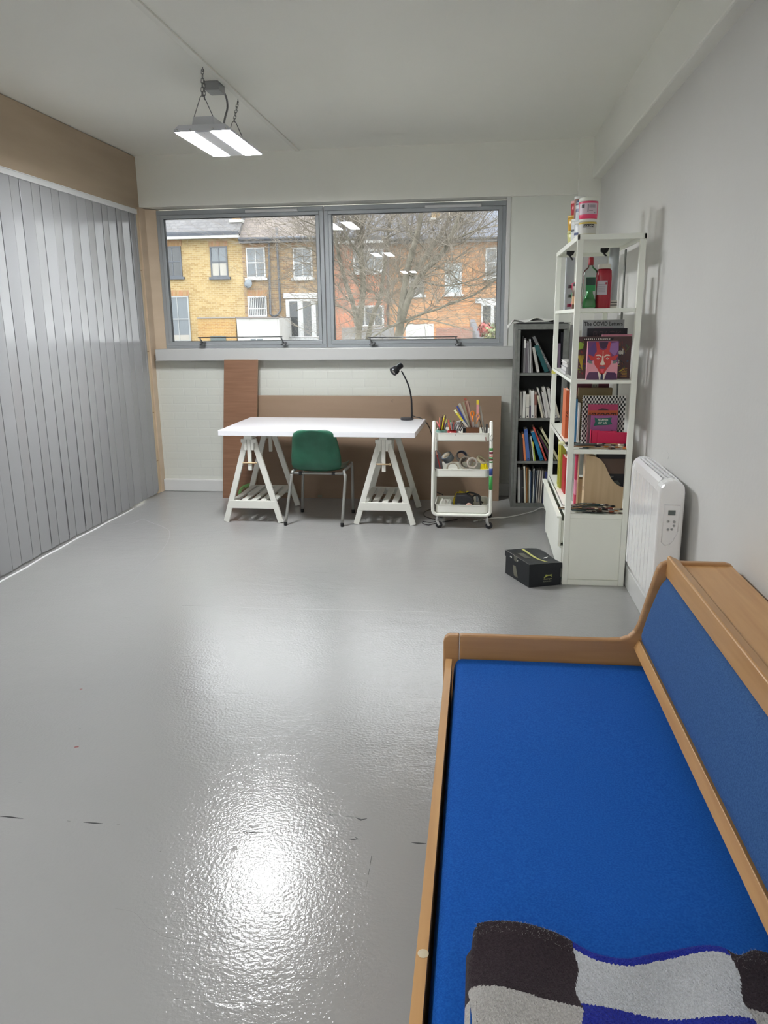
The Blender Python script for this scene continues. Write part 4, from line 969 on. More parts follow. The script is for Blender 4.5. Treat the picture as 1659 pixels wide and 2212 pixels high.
pagem = mat('book_pages', (222, 216, 200), .8, var=10, vscale=60, stretch=(30, 1, 1))
def book(x, w, h, d, yf, z, col, label, group, lean=0, text=None, tcol=(30, 30, 30), band=None, soft=False, name='book', cat='book', base='left', title_w=.6, dot=None, rz=0, y2=None):
    """a book standing on its tail, spine to -Y; x = foot of the spine's left edge, lean in degrees (positive leans left)"""
    t = thing(name, (x + w / 2, yf + d / 2, z), label, cat, group)
    if lean >= 0: Tm = Matrix.Translation((x + w, yf, z)) @ Matrix.Rotation(math.radians(-lean), 4, 'Y') @ Matrix.Translation((-w, 0, 0)) if False else Matrix.Translation((x, yf, z + w * math.sin(math.radians(lean)) * 0)) @ Matrix.Rotation(math.radians(-lean), 4, 'Y')
    else: Tm = Matrix.Translation((x + w, yf, z)) @ Matrix.Rotation(math.radians(-lean), 4, 'Y') @ Matrix.Translation((-w, 0, 0))
    if lean > 0: Tm = Matrix.Translation((0, 0, .0)) @ Tm; 
    if rz: Tm = Matrix.Translation((x, yf, z)) @ Matrix.Rotation(math.radians(rz), 4, 'Z') @ Matrix.Translation((-x, -yf, -z)) @ Tm
    ct = .0012 if soft or w < .012 else .0025
    b = MB(); mats = [C(col, .5), C(tcol, .5)]
    b.box(0, ct, 0, d, 0, h, 0, Tm); b.box(w - ct, w, 0, d, 0, h, 0, Tm); b.box(ct, w - ct, 0, ct, 0, h, 0, Tm)
    if band:
        mats.append(C(band[0], .5)); b.box(-.0002, w + .0002, -.0003, d * .98, h * band[1], h * band[2], 2, Tm)
    if text:
        o = Tm @ Vector((w * .22, -.0008, h * (.5 + title_w / 2))); u = (Tm.to_3x3() @ Vector((0, 0, -1))); v = (Tm.to_3x3() @ Vector((1, 0, 0)))
        b.text(text, o, u, v, width=h * title_w, height=w * .56, m=1)
    if dot: mats.append(C(dot, .5)); b.lathe([(0, 0), (w * .22, 0), (w * .22, .0006), (0, .0008)], Tm @ Vector((w / 2, -.0002, h * .07)), Tm.to_3x3() @ Vector((0, -1, 0)), n=10, m=len(mats) - 1)
    b.build('cover', mats, t)
    b = MB(); e = .003 if not soft else .0005; b.box(ct, w - ct, ct, d - e, e, h - e, 0, Tm); b.build('pages', pagem, t)
    return t
def row(z, y, group, items):
    """items: (px of foot left, px of foot right, px of top left, py of top, py of foot, colour, label, extras)"""
    for (fl, fr, tl, pt, pf, col, lab, ex) in items:
        A = at(fl, pf, 'y', y); B = at(fr, pf, 'y', y); Tp = at(tl, pt, 'y', y)
        dx = Tp.x - A.x; hz = Tp.z - z; lean = math.degrees(math.atan2(-dx, hz)); h = math.hypot(dx, hz); w = max(.005, (B.x - A.x) * math.cos(math.radians(lean)))
        if abs(lean) < 1.2: lean = 0
        ex = dict(ex); d = ex.pop('d', .17); zz = z
        if lean > 0:    # the right-hand foot corner dips below the left when leaning left: rest it on the shelf
            zz = z + 0.0
        if lean > 0:
            book(A.x, w, h, d, y + ex.pop('dy', 0), z + .001, col, lab, group, lean=lean, **ex) if False else _lean_left(A.x, w, h, d, y + ex.pop('dy', 0), z + .001, col, lab, group, lean, ex)
        else: book(A.x, w, h, d, y + ex.pop('dy', 0), z + .001, col, lab, group, lean=lean, **ex)
def _lean_left(x, w, h, d, y, z, col, lab, group, lean, ex):
    # leaning left: pivots on its left foot corner, the right one lifts
    book(x, w, h, d, y, z, col, lab, group, lean=lean, **ex)
K = (26, 26, 28); G1 = 'books on the top shelf of the grey bookcase'
row(SH[0], 6.455, G1, [
    (1126, 1129.5, 1128, 726, 806, (28, 28, 32), 'thin black book, first from the left on the bookcase top shelf', {}),
    (1130, 1134.5, 1131, 731, 806, (120, 118, 120), 'dark grey book with a white patch near its head, second on the top shelf', {'band': ((220, 220, 216), .72, .95)}),
    (1135.5, 1140, 1135, 741, 806, (104, 98, 104), 'plum grey book next to the white-patched one', {}),
    (1141, 1144, 1139, 737, 806, (150, 148, 150), 'mid grey magazine in the middle of the top shelf', {}),
    (1144.5, 1147.5, 1143.5, 733, 806, (186, 186, 186), 'pale silver magazine right of the mid grey one', {}),
    (1149, 1151, 1146, 740, 805, (128, 124, 122), 'thin dark grey book just left of the small leaning white one', {}),
    (1160, 1166, 1149.5, 751, 805, (176, 174, 168), 'small off-white book leaning left on the top shelf', {'text': 'NOTES' if False else None, 'band': ((210, 208, 202), .04, .12)}),
    (1177, 1187, 1154, 748, 804, (26, 82, 84), 'teal book leaning left in front of the big grey magazine', {'text': None}),
    (1189, 1196, 1150, 729, 804, (112, 112, 114), 'thick dark magazine with white lettering down its spine, leaning left', {'text': 'ELEPHANT', 'tcol': (226, 226, 222), 'title_w': .62, 'dy': .012}),
    (1197, 1202, 1197, 726, 802, (34, 32, 36), 'black book standing beside the white shelving post on the top shelf', {'dy': .02}),
    (1206, 1211, 1206, 742, 790, (112, 96, 116), 'small mauve book with white lettering on the top shelf', {'text': 'PENNY' if False else None}),
    (1212, 1219, 1212, 718, 790, (24, 26, 34), 'tall black book at the right end of the top shelf', {'dy': .01}),
])
G2 = 'books on the second shelf of the grey bookcase'; cw = (216, 214, 204)
row(SH[1], 6.455, G2, [
    (1122.5, 1127.5, 1123, 846.5, 902, (206, 206, 200), 'pale book at the left end of the second shelf', {'text': 'zpal' if False else None, 'dot': (90, 90, 90)}),
    (1128.5, 1134.5, 1130, 846, 902, (212, 212, 204), 'off-white book, second from the left on the second shelf', {}),
    (1136, 1143, 1136.5, 853, 902, (206, 204, 194), 'short cream book with a thin grey line down its spine', {'band': ((150, 150, 144), .45, .47), 'dot': (70, 70, 70)}),
    (1143.5, 1146.5, 1144, 843, 902, (200, 198, 190), 'slim white book with a purple foot', {'band': ((78, 66, 104), 0, .45), 'dy': .01}),
    (1147, 1154, 1147, 844.5, 903, (222, 222, 216), 'bright white book with black title in the middle of the second shelf', {'text': 'Mark Art' if False else None, 'dot': (110, 110, 110)}),
    (1154.5, 1159, 1155, 847, 901, (168, 150, 140), 'grey and russet book right of the bright white one', {'band': ((132, 84, 74), .5, .9), 'dot': (30, 30, 30)}),
    (1170.5, 1174.5, 1159.5, 855, 901.5, (208, 202, 180), 'short cream book leaning left, first of the leaning ones', {}),
    (1175.5, 1178.5, 1160.5, 839.5, 901.5, (214, 212, 204), 'tall thin white book leaning left behind the short cream one', {'dy': .012}),
    (1179, 1184, 1170, 847.5, 901.5, (204, 202, 198), 'white book crowded with small print, leaning left', {'text': 'modern arts' if False else None}),
    (1185, 1191, 1171.5, 838, 901, (210, 208, 200), 'tallest white book leaning left on the second shelf', {'dy': .005}),
    (1191.5, 1197.5, 1181.5, 840, 901, (206, 204, 200), 'white book leaning left just behind the white shelving post', {}),
    (1199, 1205, 1187, 845, 900.5, (200, 198, 190), 'white and black patterned book leaning left', {'band': ((40, 40, 42), .55, .62), 'dot': (50, 50, 50)}),
    (1206, 1210, 1192, 850, 900, (204, 198, 178), 'cream book at the right end of the second shelf, leaning left', {}),
])
for bx, txt, px0, py0, px1, py1, hgt in ():
    pass
G3 = 'books on the third shelf of the grey bookcase'
row(SH[2], 6.455, G3, [
    (1120.5, 1124.5, 1120.5, 938, 995, (40, 42, 46), 'black book at the left end of the third shelf', {}),
    (1125, 1128, 1124.5, 941, 995, (44, 54, 52), 'slim dark green book, second on the third shelf', {}),
    (1128.5, 1131, 1127, 946, 995, (58, 34, 46), 'thin maroon book beside the orange one', {}),
    (1132.5, 1137, 1127.5, 938, 995, (222, 132, 84), 'orange book on the third shelf', {}),
    (1137.5, 1145, 1132, 928, 995, (60, 92, 156), 'thick blue book with ruled spine on the third shelf', {'band': ((78, 110, 172), .05, .9), 'dot': (20, 30, 60)}),
    (1146, 1149, 1142.5, 944, 995, (38, 46, 46), 'black speckled book right of the thick blue one', {}),
    (1151.5, 1154, 1145.5, 943, 994.5, (200, 204, 196), 'thin white book between the blue books', {}),
    (1154.5, 1157, 1149.5, 955, 995, (160, 176, 60), 'short lime green book on the third shelf', {'band': ((210, 206, 70), .72, 1.0)}),
    (1167, 1175, 1147, 935, 995, (20, 112, 156), 'thick teal blue book leaning left', {'band': ((30, 124, 168), .35, .55), 'dot': (10, 30, 50)}),
    (1178, 1182, 1151, 924, 996, (196, 78, 66), 'tall red book leaning left', {'band': ((226, 140, 128), .38, .60), 'dy': .008}),
    (1187, 1189.5, 1160, 931, 995, (62, 66, 60), 'thin black book leaning left behind the tall red one', {'dy': .02}),
    (1191, 1195, 1164, 945, 995, (84, 36, 66), 'dark purple book leaning left', {'dy': .01}),
    (1199, 1203, 1166, 941, 995, (112, 116, 80), 'slim olive book leaning left', {'dy': .014}),
    (1205, 1211, 1168, 930, 995, (206, 200, 164), 'beige book with a dark title, furthest right on the third shelf', {'text': None, 'dy': .006}),
])
G4 = 'magazines and books on the bottom shelf of the grey bookcase'
row(SH[3], 6.455, G4, [
    (1118, 1123, 1118.5, 1010, 1087, (222, 222, 218), 'white book at the left end of the bottom shelf', {}),
    (1124, 1126.5, 1124.5, 1016, 1087, (64, 64, 66), 'dark grey book beside the white one on the bottom shelf', {}),
    (1127, 1131.5, 1126.5, 1016, 1087, (30, 30, 32), 'black book with small silver lettering on the bottom shelf', {'text': None, 'band': ((120, 120, 120), .45, .47)}),
    (1132.5, 1136, 1131, 1008, 1087, (222, 216, 198), 'cream magazine near the left of the bottom shelf', {}),
    (1137, 1139, 1137, 1010, 1087, (146, 98, 48), 'brown book on the bottom shelf', {}),
    (1139.3, 1141, 1140, 1011, 1087, (104, 88, 48), 'thin olive brown magazine beside the brown book', {}),
    (1142, 1145, 1142.5, 1015, 1087, (208, 208, 200), 'pale magazine right of the brown books', {}),
    (1145.4, 1147, 1146, 1018, 1087, (40, 66, 96), 'thin navy magazine on the bottom shelf', {}),
    (1147.4, 1149.5, 1149, 1018, 1087, (30, 32, 36), 'thin black magazine beside the navy one', {}),
    (1150, 1152, 1154, 1013, 1087, (214, 214, 208), 'white magazine leaning right in the middle of the bottom shelf', {}),
    (1152.4, 1154.2, 1157, 1017, 1087, (90, 104, 120), 'slate blue magazine leaning right', {}),
    (1154.6, 1156.5, 1159.5, 1018, 1087, (36, 36, 40), 'black magazine leaning right, left of the striped ones', {}),
    (1156.9, 1158.8, 1162, 1017, 1087, (196, 196, 190), 'pale grey magazine leaning right', {}),
    (1159.2, 1161, 1164.5, 1018, 1087, (70, 68, 66), 'charcoal magazine leaning right', {}),
    (1161.4, 1163.4, 1167, 1017, 1087, (208, 200, 188), 'warm white magazine leaning right', {}),
    (1163.8, 1165.6, 1169.5, 1018, 1087, (120, 112, 104), 'taupe magazine leaning right', {}),
    (1166, 1168, 1172, 1017, 1087, (214, 206, 196), 'ivory magazine leaning right', {}),
    (1168.4, 1170.6, 1175, 1019, 1087, (60, 60, 62), 'dark magazine leaning right, left of the blue one', {}),
    (1171, 1175, 1178, 1020, 1087, (48, 56, 112), 'royal blue book leaning right on the bottom shelf', {}),
    (1176, 1179, 1182, 1020, 1087, (120, 124, 130), 'grey book at the right end of the bottom shelf', {}),
])

# white steel shelving unit
ws = mat('white_shelf_lacquer', (244, 246, 236), .4, var=2, vscale=4, bump=.02, bscale=30)
WX0, WX1, WY0, WY1 = .515, .875, 4.46, 5.66
LV = (1.988, 1.602, 1.211, .818, .437)
wsu = thing('shelving_unit', (.695, 5.06, 0), 'tall white shelving unit with drawers along the right wall', 'shelving')
for x in (WX0, WX1 - .032):
    for y in (WY0, WY1 - .032):
        b = MB(); b.box(x, x + .032, y, y + .032, 0, LV[0] - .0285); b.build('post', ws, wsu, bevel=.002)
b = MB(); ztop = LV[0]
b.box(WX0, WX1, WY0, WY1, ztop - .004, ztop); ring_ = ((WX0, WX1, WY0, WY0 + .012), (WX0, WX1, WY1 - .012, WY1), (WX0, WX0 + .012, WY0, WY1), (WX1 - .012, WX1, WY0, WY1))
for r_ in ring_: b.box(*r_, ztop - .028, ztop - .001)
b.build('top_shelf', ws, wsu, bevel=.0015)
for z, th in zip(LV[1:], (.020, .018, .024, .026)):
    b = MB(); b.box(WX0 + .006, WX1 - .006, WY0 + .033, WY1 - .033, z - .012, z); b.box(WX0 + .0325, WX1 - .0325, WY0 + .004, WY0 + .033, z - th, z); b.box(WX0 + .0325, WX1 - .0325, WY1 - .033, WY1 - .004, z - th, z)
    b.box(WX0 + .004, WX0 + .012, WY0 + .033, WY1 - .033, z - th, z); b.box(WX1 - .012, WX1 - .004, WY0 + .033, WY1 - .033, z - th, z); b.build('shelf', ws, wsu, bevel=.001)
for y0, y1 in ((WY0 + .010, WY0 + .022), (WY1 - .022, WY1 - .01)):
    b = MB(); b.box(WX0 + .0325, WX1 - .0325, y0, y1, .034, LV[4] - .028); b.build('end_panel', ws, wsu, bevel=.001)
    b = MB(); b.box(WX0 + .0325, WX1 - .0325, y0 - .007, y1 + .004, .0, .032); b.build('bottom_rail', ws, wsu, bevel=.001)
b = MB(); b.box(WX1 - .03, WX1 - .02, WY0 + .033, WY1 - .033, .03, LV[4] - .028); b.build('cabinet_back', ws, wsu)
for (z0, z1, out) in ((.225, .400, .028), (.03, .215, .006)):
    b = MB(); b.box(WX0 - out, WX0 - out + .016, WY0 + .05, WY1 - .035, z0, z1); b.box(WX0 - out - .012, WX0 - out + .016, WY0 + .05, WY1 - .035, z1, z1 + .012)
    d_ = b.build('drawer_front', ws, wsu, bevel=.002)
    b = MB(); b.box(WX0 - out + .016, WX1 - .04, WY0 + .06, WY1 - .05, z0 + .01, z0 + .02); b.box(WX0 - out + .016, WX1 - .04, WY0 + .06, WY0 + .07, z0 + .01, z1 - .02); b.box(WX0 - out + .016, WX1 - .04, WY1 - .06, WY1 - .05, z0 + .01, z1 - .02); b.build('drawer_box', ws, d_)
b = MB(); b.box(WX1 - .012, WX1 - .006, 5.0, 5.04, .45, 1.95); b.build('back_strap', galv, wsu)
b = MB(); b.box(WX0 - .001, WX0 + .022, WY1 - .036, WY1 + .001, 1.172, 1.196); b.build('yellow_tape', C((232, 226, 110)), wsu)

# ---- on the very top: jars
def jar(name, c, r, h, body, label, cap=(225, 225, 218), taper=0, lidh=.014, bands=(), group=None, cat='jar', text=None, tz=.6, panel=None):
    t = thing(name, c, label, cat, group)
    b = MB(); prof = [(0, 0), (r * (1 - taper) - .002, 0), (r * (1 - taper), .003), (r, h - lidh - .004), (r * .93, h - lidh), (0, h - lidh)]
    b.lathe(prof, c, n=32); mats = [C(body, .3)]
    for z0, z1, col in bands:
        mats.append(C(col, .35)); k = len(mats) - 1; e = .0004
        rr = lambda z: r * (1 - taper) + r * taper * z / (h - lidh) + e
        b.lathe([(rr(z0 * h), z0 * h), (rr(z1 * h), z1 * h)], c, n=32, m=k)
    if text:
        for s_, z_, hh, col, ww in text:
            mats.append(C(col)); b.text(s_, (c[0], c[1] - r - .0015, c[2] + z_ * h), X, Z, height=hh, width=ww, m=len(mats) - 1, center=True)
    if panel:
        for (x0, x1, z0, z1, col) in panel:
            mats.append(C(col, .4)); k = len(mats) - 1
            a0, a1 = math.asin(max(-1, min(1, x0))), math.asin(max(-1, min(1, x1))); n_ = 10
            b.grid(lambda u, v: (c[0] + (r + .0008) * math.sin(a0 + (a1 - a0) * u), c[1] - (r + .0008) * math.cos(a0 + (a1 - a0) * u), c[2] + h * (z0 + (z1 - z0) * v)), n_, 1, k)
    b.build('body', mats, t)
    b = MB(); b.lathe([(0, h - lidh), (r * .98, h - lidh), (r, h - lidh + .002), (r, h - .002), (r * .96, h), (0, h)], c, n=32); b.build('lid', C(cap, .35), t)
    return t
JX, JY = .572, 4.535
jar('paint_jar', (JX, JY, LV[0] + .0005), .048, .082, (206, 200, 178), 'white paint jar with black label band, under the pink jar on the shelving top', bands=((.68, .78, (206, 176, 60)), (.08, .68, (206, 205, 200))),
    panel=[(-.55, .62, .45, .66, (18, 18, 20))], text=[('GOLDEN', .49, .010, (232, 230, 225), .052), ('Heavy Body', .34, .004, (90, 90, 90), .022)], taper=.04)
jar('paint_jar', (JX, JY, LV[0] + .083), .051, .108, (232, 70, 110), 'neon pink paint jar stacked on top of the white one', bands=((.12, .80, (226, 70, 112)),), cap=(222, 224, 212), lidh=.020, taper=.05,
    panel=[(-.95, .80, .20, .72, (206, 188, 196)), (-.78, -.5, .50, .66, (70, 70, 72)), (-.2, -.1, .30, .66, (110, 100, 110)), (-.05, .6, .50, .64, (160, 148, 156)), (-.05, .35, .36, .38, (70, 66, 70)), (.5, .62, .24, .30, (150, 140, 148))])
jar('paint_jar', (.562, 4.66, LV[0] + .0005), .046, .085, (218, 222, 224), 'white jar with blue print behind the stacked jars', bands=((.15, .3, (60, 76, 120)),))
jar('paint_bottle', (.560, 4.66, LV[0] + .086), .040, .110, (206, 216, 220), 'pale bottle with dark blue bands on the white blue-printed jar', bands=((.78, .86, (44, 62, 100)), (.45, .6, (90, 100, 130))), cap=(60, 80, 120), cat='bottle', lidh=.010)
jar('paint_jar', (.553, 4.80, LV[0] + .0005), .040, .115, (224, 226, 224), 'narrow white jar standing behind the stacked jars', bands=((.3, .7, (200, 204, 204)), (.4, .5, (80, 84, 90))))
jar('paint_bottle', (.556, 4.79, LV[0] + .116), .032, .120, (150, 112, 102), 'brown-labelled bottle with a white neck behind the pink jar', cap=(226, 226, 220), cat='bottle')
jar('paint_pot', (.553, 4.98, LV[0] + .0005), .042, .070, (212, 210, 140), 'pale yellow pot, lowest of the pots at the edge of the shelving top', cap=(210, 206, 140), taper=.1)
jar('paint_pot', (.553, 4.98, LV[0] + .071), .044, .085, (206, 160, 52), 'ochre yellow pot stacked on the pale yellow one', cap=(214, 176, 90), taper=.12)
jar('paint_pot', (.560, 4.98, LV[0] + .157), .036, .080, (186, 44, 56), 'red pot on top of the ochre one', cap=(226, 170, 170), taper=.12)

# ---- second level: bottles and roll
cglass = pane_mat('bottle_glass', (.90, .95, .92), 1.6); gl_green = mat('green_liquid', (40, 160, 70), .15)
c = (.612, 4.62, LV[1] + .0005)
t = thing('bottle', c, 'clear glass bottle with green contents and a red cap on the second level', 'bottle')
b = MB()
def sq(prof, c, n=32, m=0, p=4, sy=.75):
    k = []
    for r, h in prof:
        ring2 = []
        for j in range(n):
            a = 2 * PI * j / n; ca, sa = math.cos(a), math.sin(a); q = (abs(ca) ** p + abs(sa) ** p) ** (-1 / p) if r > .02 else 1
            ring2.append((c[0] + r * q * ca, c[1] + r * q * sa * (sy if r > .02 else 1), c[2] + h))
        k.append(ring2)
    V = [v for l in k for v in l]; Fc = []
    for i in range(len(k) - 1):
        for j in range(n): Fc.append([i * n + j, i * n + (j + 1) % n, (i + 1) * n + (j + 1) % n, (i + 1) * n + j])
    b.add(V, Fc, m, True)
sq([(.001, 0), (.036, 0), (.040, .004), (.041, .195), (.034, .210), (.020, .222), (.0135, .230), (.013, .245)], c); b.build('body', cglass, t)
b = MB(); sq([(.001, .006), (.034, .006), (.036, .012), (.030, .05), (.018, .085), (.016, .13), (.001, .13)], c); b.build('contents', gl_green, t)
b = MB(); b.grid(lambda u, v: (c[0] - .026 + .052 * u, c[1] - .0315, c[2] + .095 + .075 * v), 2, 2, 0); b.grid(lambda u, v: (c[0] - .026 + .052 * u, c[1] - .0322, c[2] + .128 + .040 * v), 2, 2, 1)
b.build('label', [mat('label_green', (44, 140, 80), .5), C((30, 62, 52))], t)
b = MB(); b.lathe([(.0145, .236), (.015, .238), (.0145, .275), (.012, .278), (0, .278)], c, n=20); b.build('cap', C((150, 36, 46), .35), t)
c = (.690, 4.64, LV[1] + .0005)
t = thing('paint_bottle', c, 'large red paint bottle with white label beside the green bottle', 'bottle')
b = MB(); sq([(.001, 0), (.040, 0), (.042, .004), (.043, .175), (.040, .205), (.030, .218), (.001, .218)], c, p=3, sy=.8); b.build('body', C((160, 32, 50), .25), t)
b = MB(); b.box(c[0] - .040, c[0] + .016, c[1] - .0372, c[1] - .0345, c[2] + .075, c[2] + .150)
for i in range(5): b.box(c[0] - .034, c[0] + .006, c[1] - .0377, c[1] - .0372, c[2] + .09 + .010 * i, c[2] + .092 + .010 * i, 1)
b.box(c[0] + .004, c[0] + .014, c[1] - .0377, c[1] - .0372, c[2] + .130, c[2] + .142, 2); b.build('label', [C((186, 178, 186)), C((130, 122, 130)), C((170, 60, 74))], t)
b = MB(); b.lathe([(.036, .216), (.034, .238), (.031, .242), (0, .243)], c, n=24); b.build('cap', C((222, 216, 206), .35), t)
b = MB(); q = (.765, 4.80, LV[1] + .0005); b.lathe([(.022, 0), (.028, 0), (.028, .34), (.022, .34)], q, n=24, closed=True); tag(b.build('cardboard_tube', mat('tube_grey', (176, 182, 186), .45)), 'pale grey upright tube behind the red bottle', 'tube')
b = MB(); b.box(.60, .74, 4.90, 4.915, LV[1] + .001, 1.905); b.box(.592, .60, 4.895, 4.92, LV[1] + .001, 1.905, 1); b.box(.74, .748, 4.895, 4.92, LV[1] + .001, 1.905, 1); tag(b.build('picture_frame', [C((206, 208, 208), .3), C((214, 214, 210))]), 'thin white frame standing behind the bottles', 'frame')
b = MB(); b.box(.735, .78, 4.70, 4.73, LV[1] + .001, LV[1] + .045); b.box(.735, .78, 4.699, 4.731, LV[1] + .018, LV[1] + .022, 1); b.box(.735, .78, 4.699, 4.731, LV[1] + .032, LV[1] + .036, 1); tag(b.build('small_box', [C((220, 218, 210)), C((40, 36, 36))]), 'small white box with two black lines beside the red bottle', 'box')
jar('paint_bottle', (.575, 4.90, LV[1] + .0005), .028, .150, (96, 74, 52), 'small brown bottle behind the clear bottle', bands=((.2, .5, (190, 150, 110)),), cap=(60, 60, 56), cat='bottle')
def sidebot(y, z, col, capc, label, x=.555):
    t = thing('paint_tube', (x, y, z), label, 'paint tube', 'paint tubes lying at the left edge of the second level')
    b = MB(); b.lathe([(.001, -.0), (.02, .002), (.026, .02), (.026, .10), (.001, .12)], (x, y, z + .026), (1, 0, 0), n=20); b.build('tube', C(col, .4), t)
    b = MB(); b.lathe([(.001, 0), (.010, 0), (.011, -.022), (.001, -.022)], (x + .0, y, z + .026), (1, 0, 0), n=14); b.build('cap', C(capc, .4), t)
sidebot(5.02, LV[1] + .0005, (190, 44, 96), (120, 30, 60), 'magenta paint tube lying lowest of the three at the shelf edge')
sidebot(5.02, LV[1] + .056, (60, 140, 90), (80, 84, 84), 'green paint tube, middle of the three at the shelf edge')
sidebot(5.02, LV[1] + .112, (214, 40, 90), (84, 74, 78), 'bright pink paint tube, topmost of the three at the shelf edge')
b = MB(); b.box(.55, .60, 5.30, 5.32, LV[1] + .001, 1.93); b.box(.545, .552, 5.28, 5.34, LV[1] + .001, 1.93); tag(b.build('acrylic_sheet', C((196, 200, 206), .25)), 'pale upright sheet standing near the back post of the second level', 'sheet')
b = MB()
for x, y in ((.55, 5.15), (.735, 5.0)): b.prism([(x - .02, 1.952), (x + .03, 1.952), (x + .02, 1.935), (x, 1.925), (x - .02, 1.940)], 'y', y - .01, y + .01)
for k, (x, y) in enumerate(((.55, 5.15), (.735, 5.0))):
    b = MB(); b.prism([(x - .02, 1.9585), (x + .03, 1.9585), (x + .02, 1.935), (x, 1.925), (x - .02, 1.940)], 'y', y - .012, y + .012); b.tube([(x, y, 1.93), (x + .02, y, 1.905)], .006, 6)
    tag(recalc(b.build('spring_clamp', C((24, 24, 26), .4))), ['black clamp under the shelving top near its left edge', 'black clamp under the shelving top near the wall'][k], 'clamp')

# ---- third level: books shown cover-on
def cover_book(name, x0, x1, z0, z1, y, th, face, label, paint=None, group=None, cat='book', tiltx=0, extra=None, rz=0):
    """a book standing with its front cover to -Y"""
    t = thing(name, ((x0 + x1) / 2, y + th / 2, z0), label, cat, group)
    b = MB(); mats = [C(face, .4)]
    b.box(x0, x1, y, y + .0018, z0, z1); b.box(x0, x1, y + th - .0018, y + th, z0, z1); b.box(x0, x0 + .0018, y + .0018, y + th - .0018, z0, z1)
    if paint: paint(b, mats, x0, x1, z0, z1, y - .0005)
    b.build('cover', mats, t)
    b = MB(); b.box(x0 + .0018, x1 - .003, y + .0018, y + th - .0018, z0 + .002, z1 - .003); b.build('pages', pagem, t)
    if extra: extra(t)
    return t
def mm(mats, col, r=.4): mats.append(C(col, r)); return len(mats) - 1
def p_covid(b, mats, x0, x1, z0, z1, y):
    k = mm(mats, (26, 26, 28)); b.text('The COVID Letters', (x0 + .008, y, z1 - .034), X, Z, width=(x1 - x0) * .93, height=.024, m=k, bold=.02)
    k = mm(mats, (196, 130, 170)); b.prism([(x0 + .05, z1 - .06), (x0 + .19, z1 - .06), (x0 + .17, z1 - .045), (x0 + .07, z1 - .045)], 'y', y - .0002, y + .0002, k); k = mm(mats, (120, 90, 116)); b.prism([(x0 + .03, z1 - .10), (x0 + .21, z1 - .10), (x0 + .18, z1 - .062), (x0 + .06, z1 - .062)], 'y', y - .0002, y + .0002, k)
S3 = 'books standing cover-on at the near end of the third level'
cover_book('book', .598, .835, LV[2] + .001, 1.540, 4.74, .012, (176, 178, 182), 'grey book with big black title, tallest and rearmost of the cover-on books', p_covid, S3)
def p_brick(b, mats, x0, x1, z0, z1, y):
    k = mm(mats, (112, 76, 88)); b.text('BRICK', (x0 + .035, y, z1 - .052), X, Z, width=.16, height=.036, m=k, bold=-.01)
    k2 = mm(mats, (26, 22, 34)); b.text('BRICK', (x0 + .0365, y - .0002, z1 - .050), X, Z, width=.157, height=.032, m=k2, bold=-.02)
cover_book('book', .622, .848, LV[2] + .001, 1.492, 4.70, .014, (26, 22, 34), 'black book with thin outlined lettering behind the colourful covers', p_brick, S3)
def p_pink(b, mats, x0, x1, z0, z1, y):
    k = mm(mats, (212, 170, 90)); b.prism([(x0 + .12, z1 - .05), (x1, z1 - .035), (x1, z1 - .055), (x0 + .12, z1 - .06)], 'y', y - .0002, y + .0002, k); k = mm(mats, (90, 50, 50)); b.prism([(x1 - .05, z1 - .03), (x1 - .036, z1 - .022), (x1 - .034, z1 - .03), (x1 - .045, z1 - .038)], 'y', y - .0002, y + .0002, k)
cover_book('book', .700, .868, LV[2] + .001, 1.458, 4.655, .016, (226, 150, 170), 'pink book whose corner shows top right behind the busy cover', p_pink, S3)
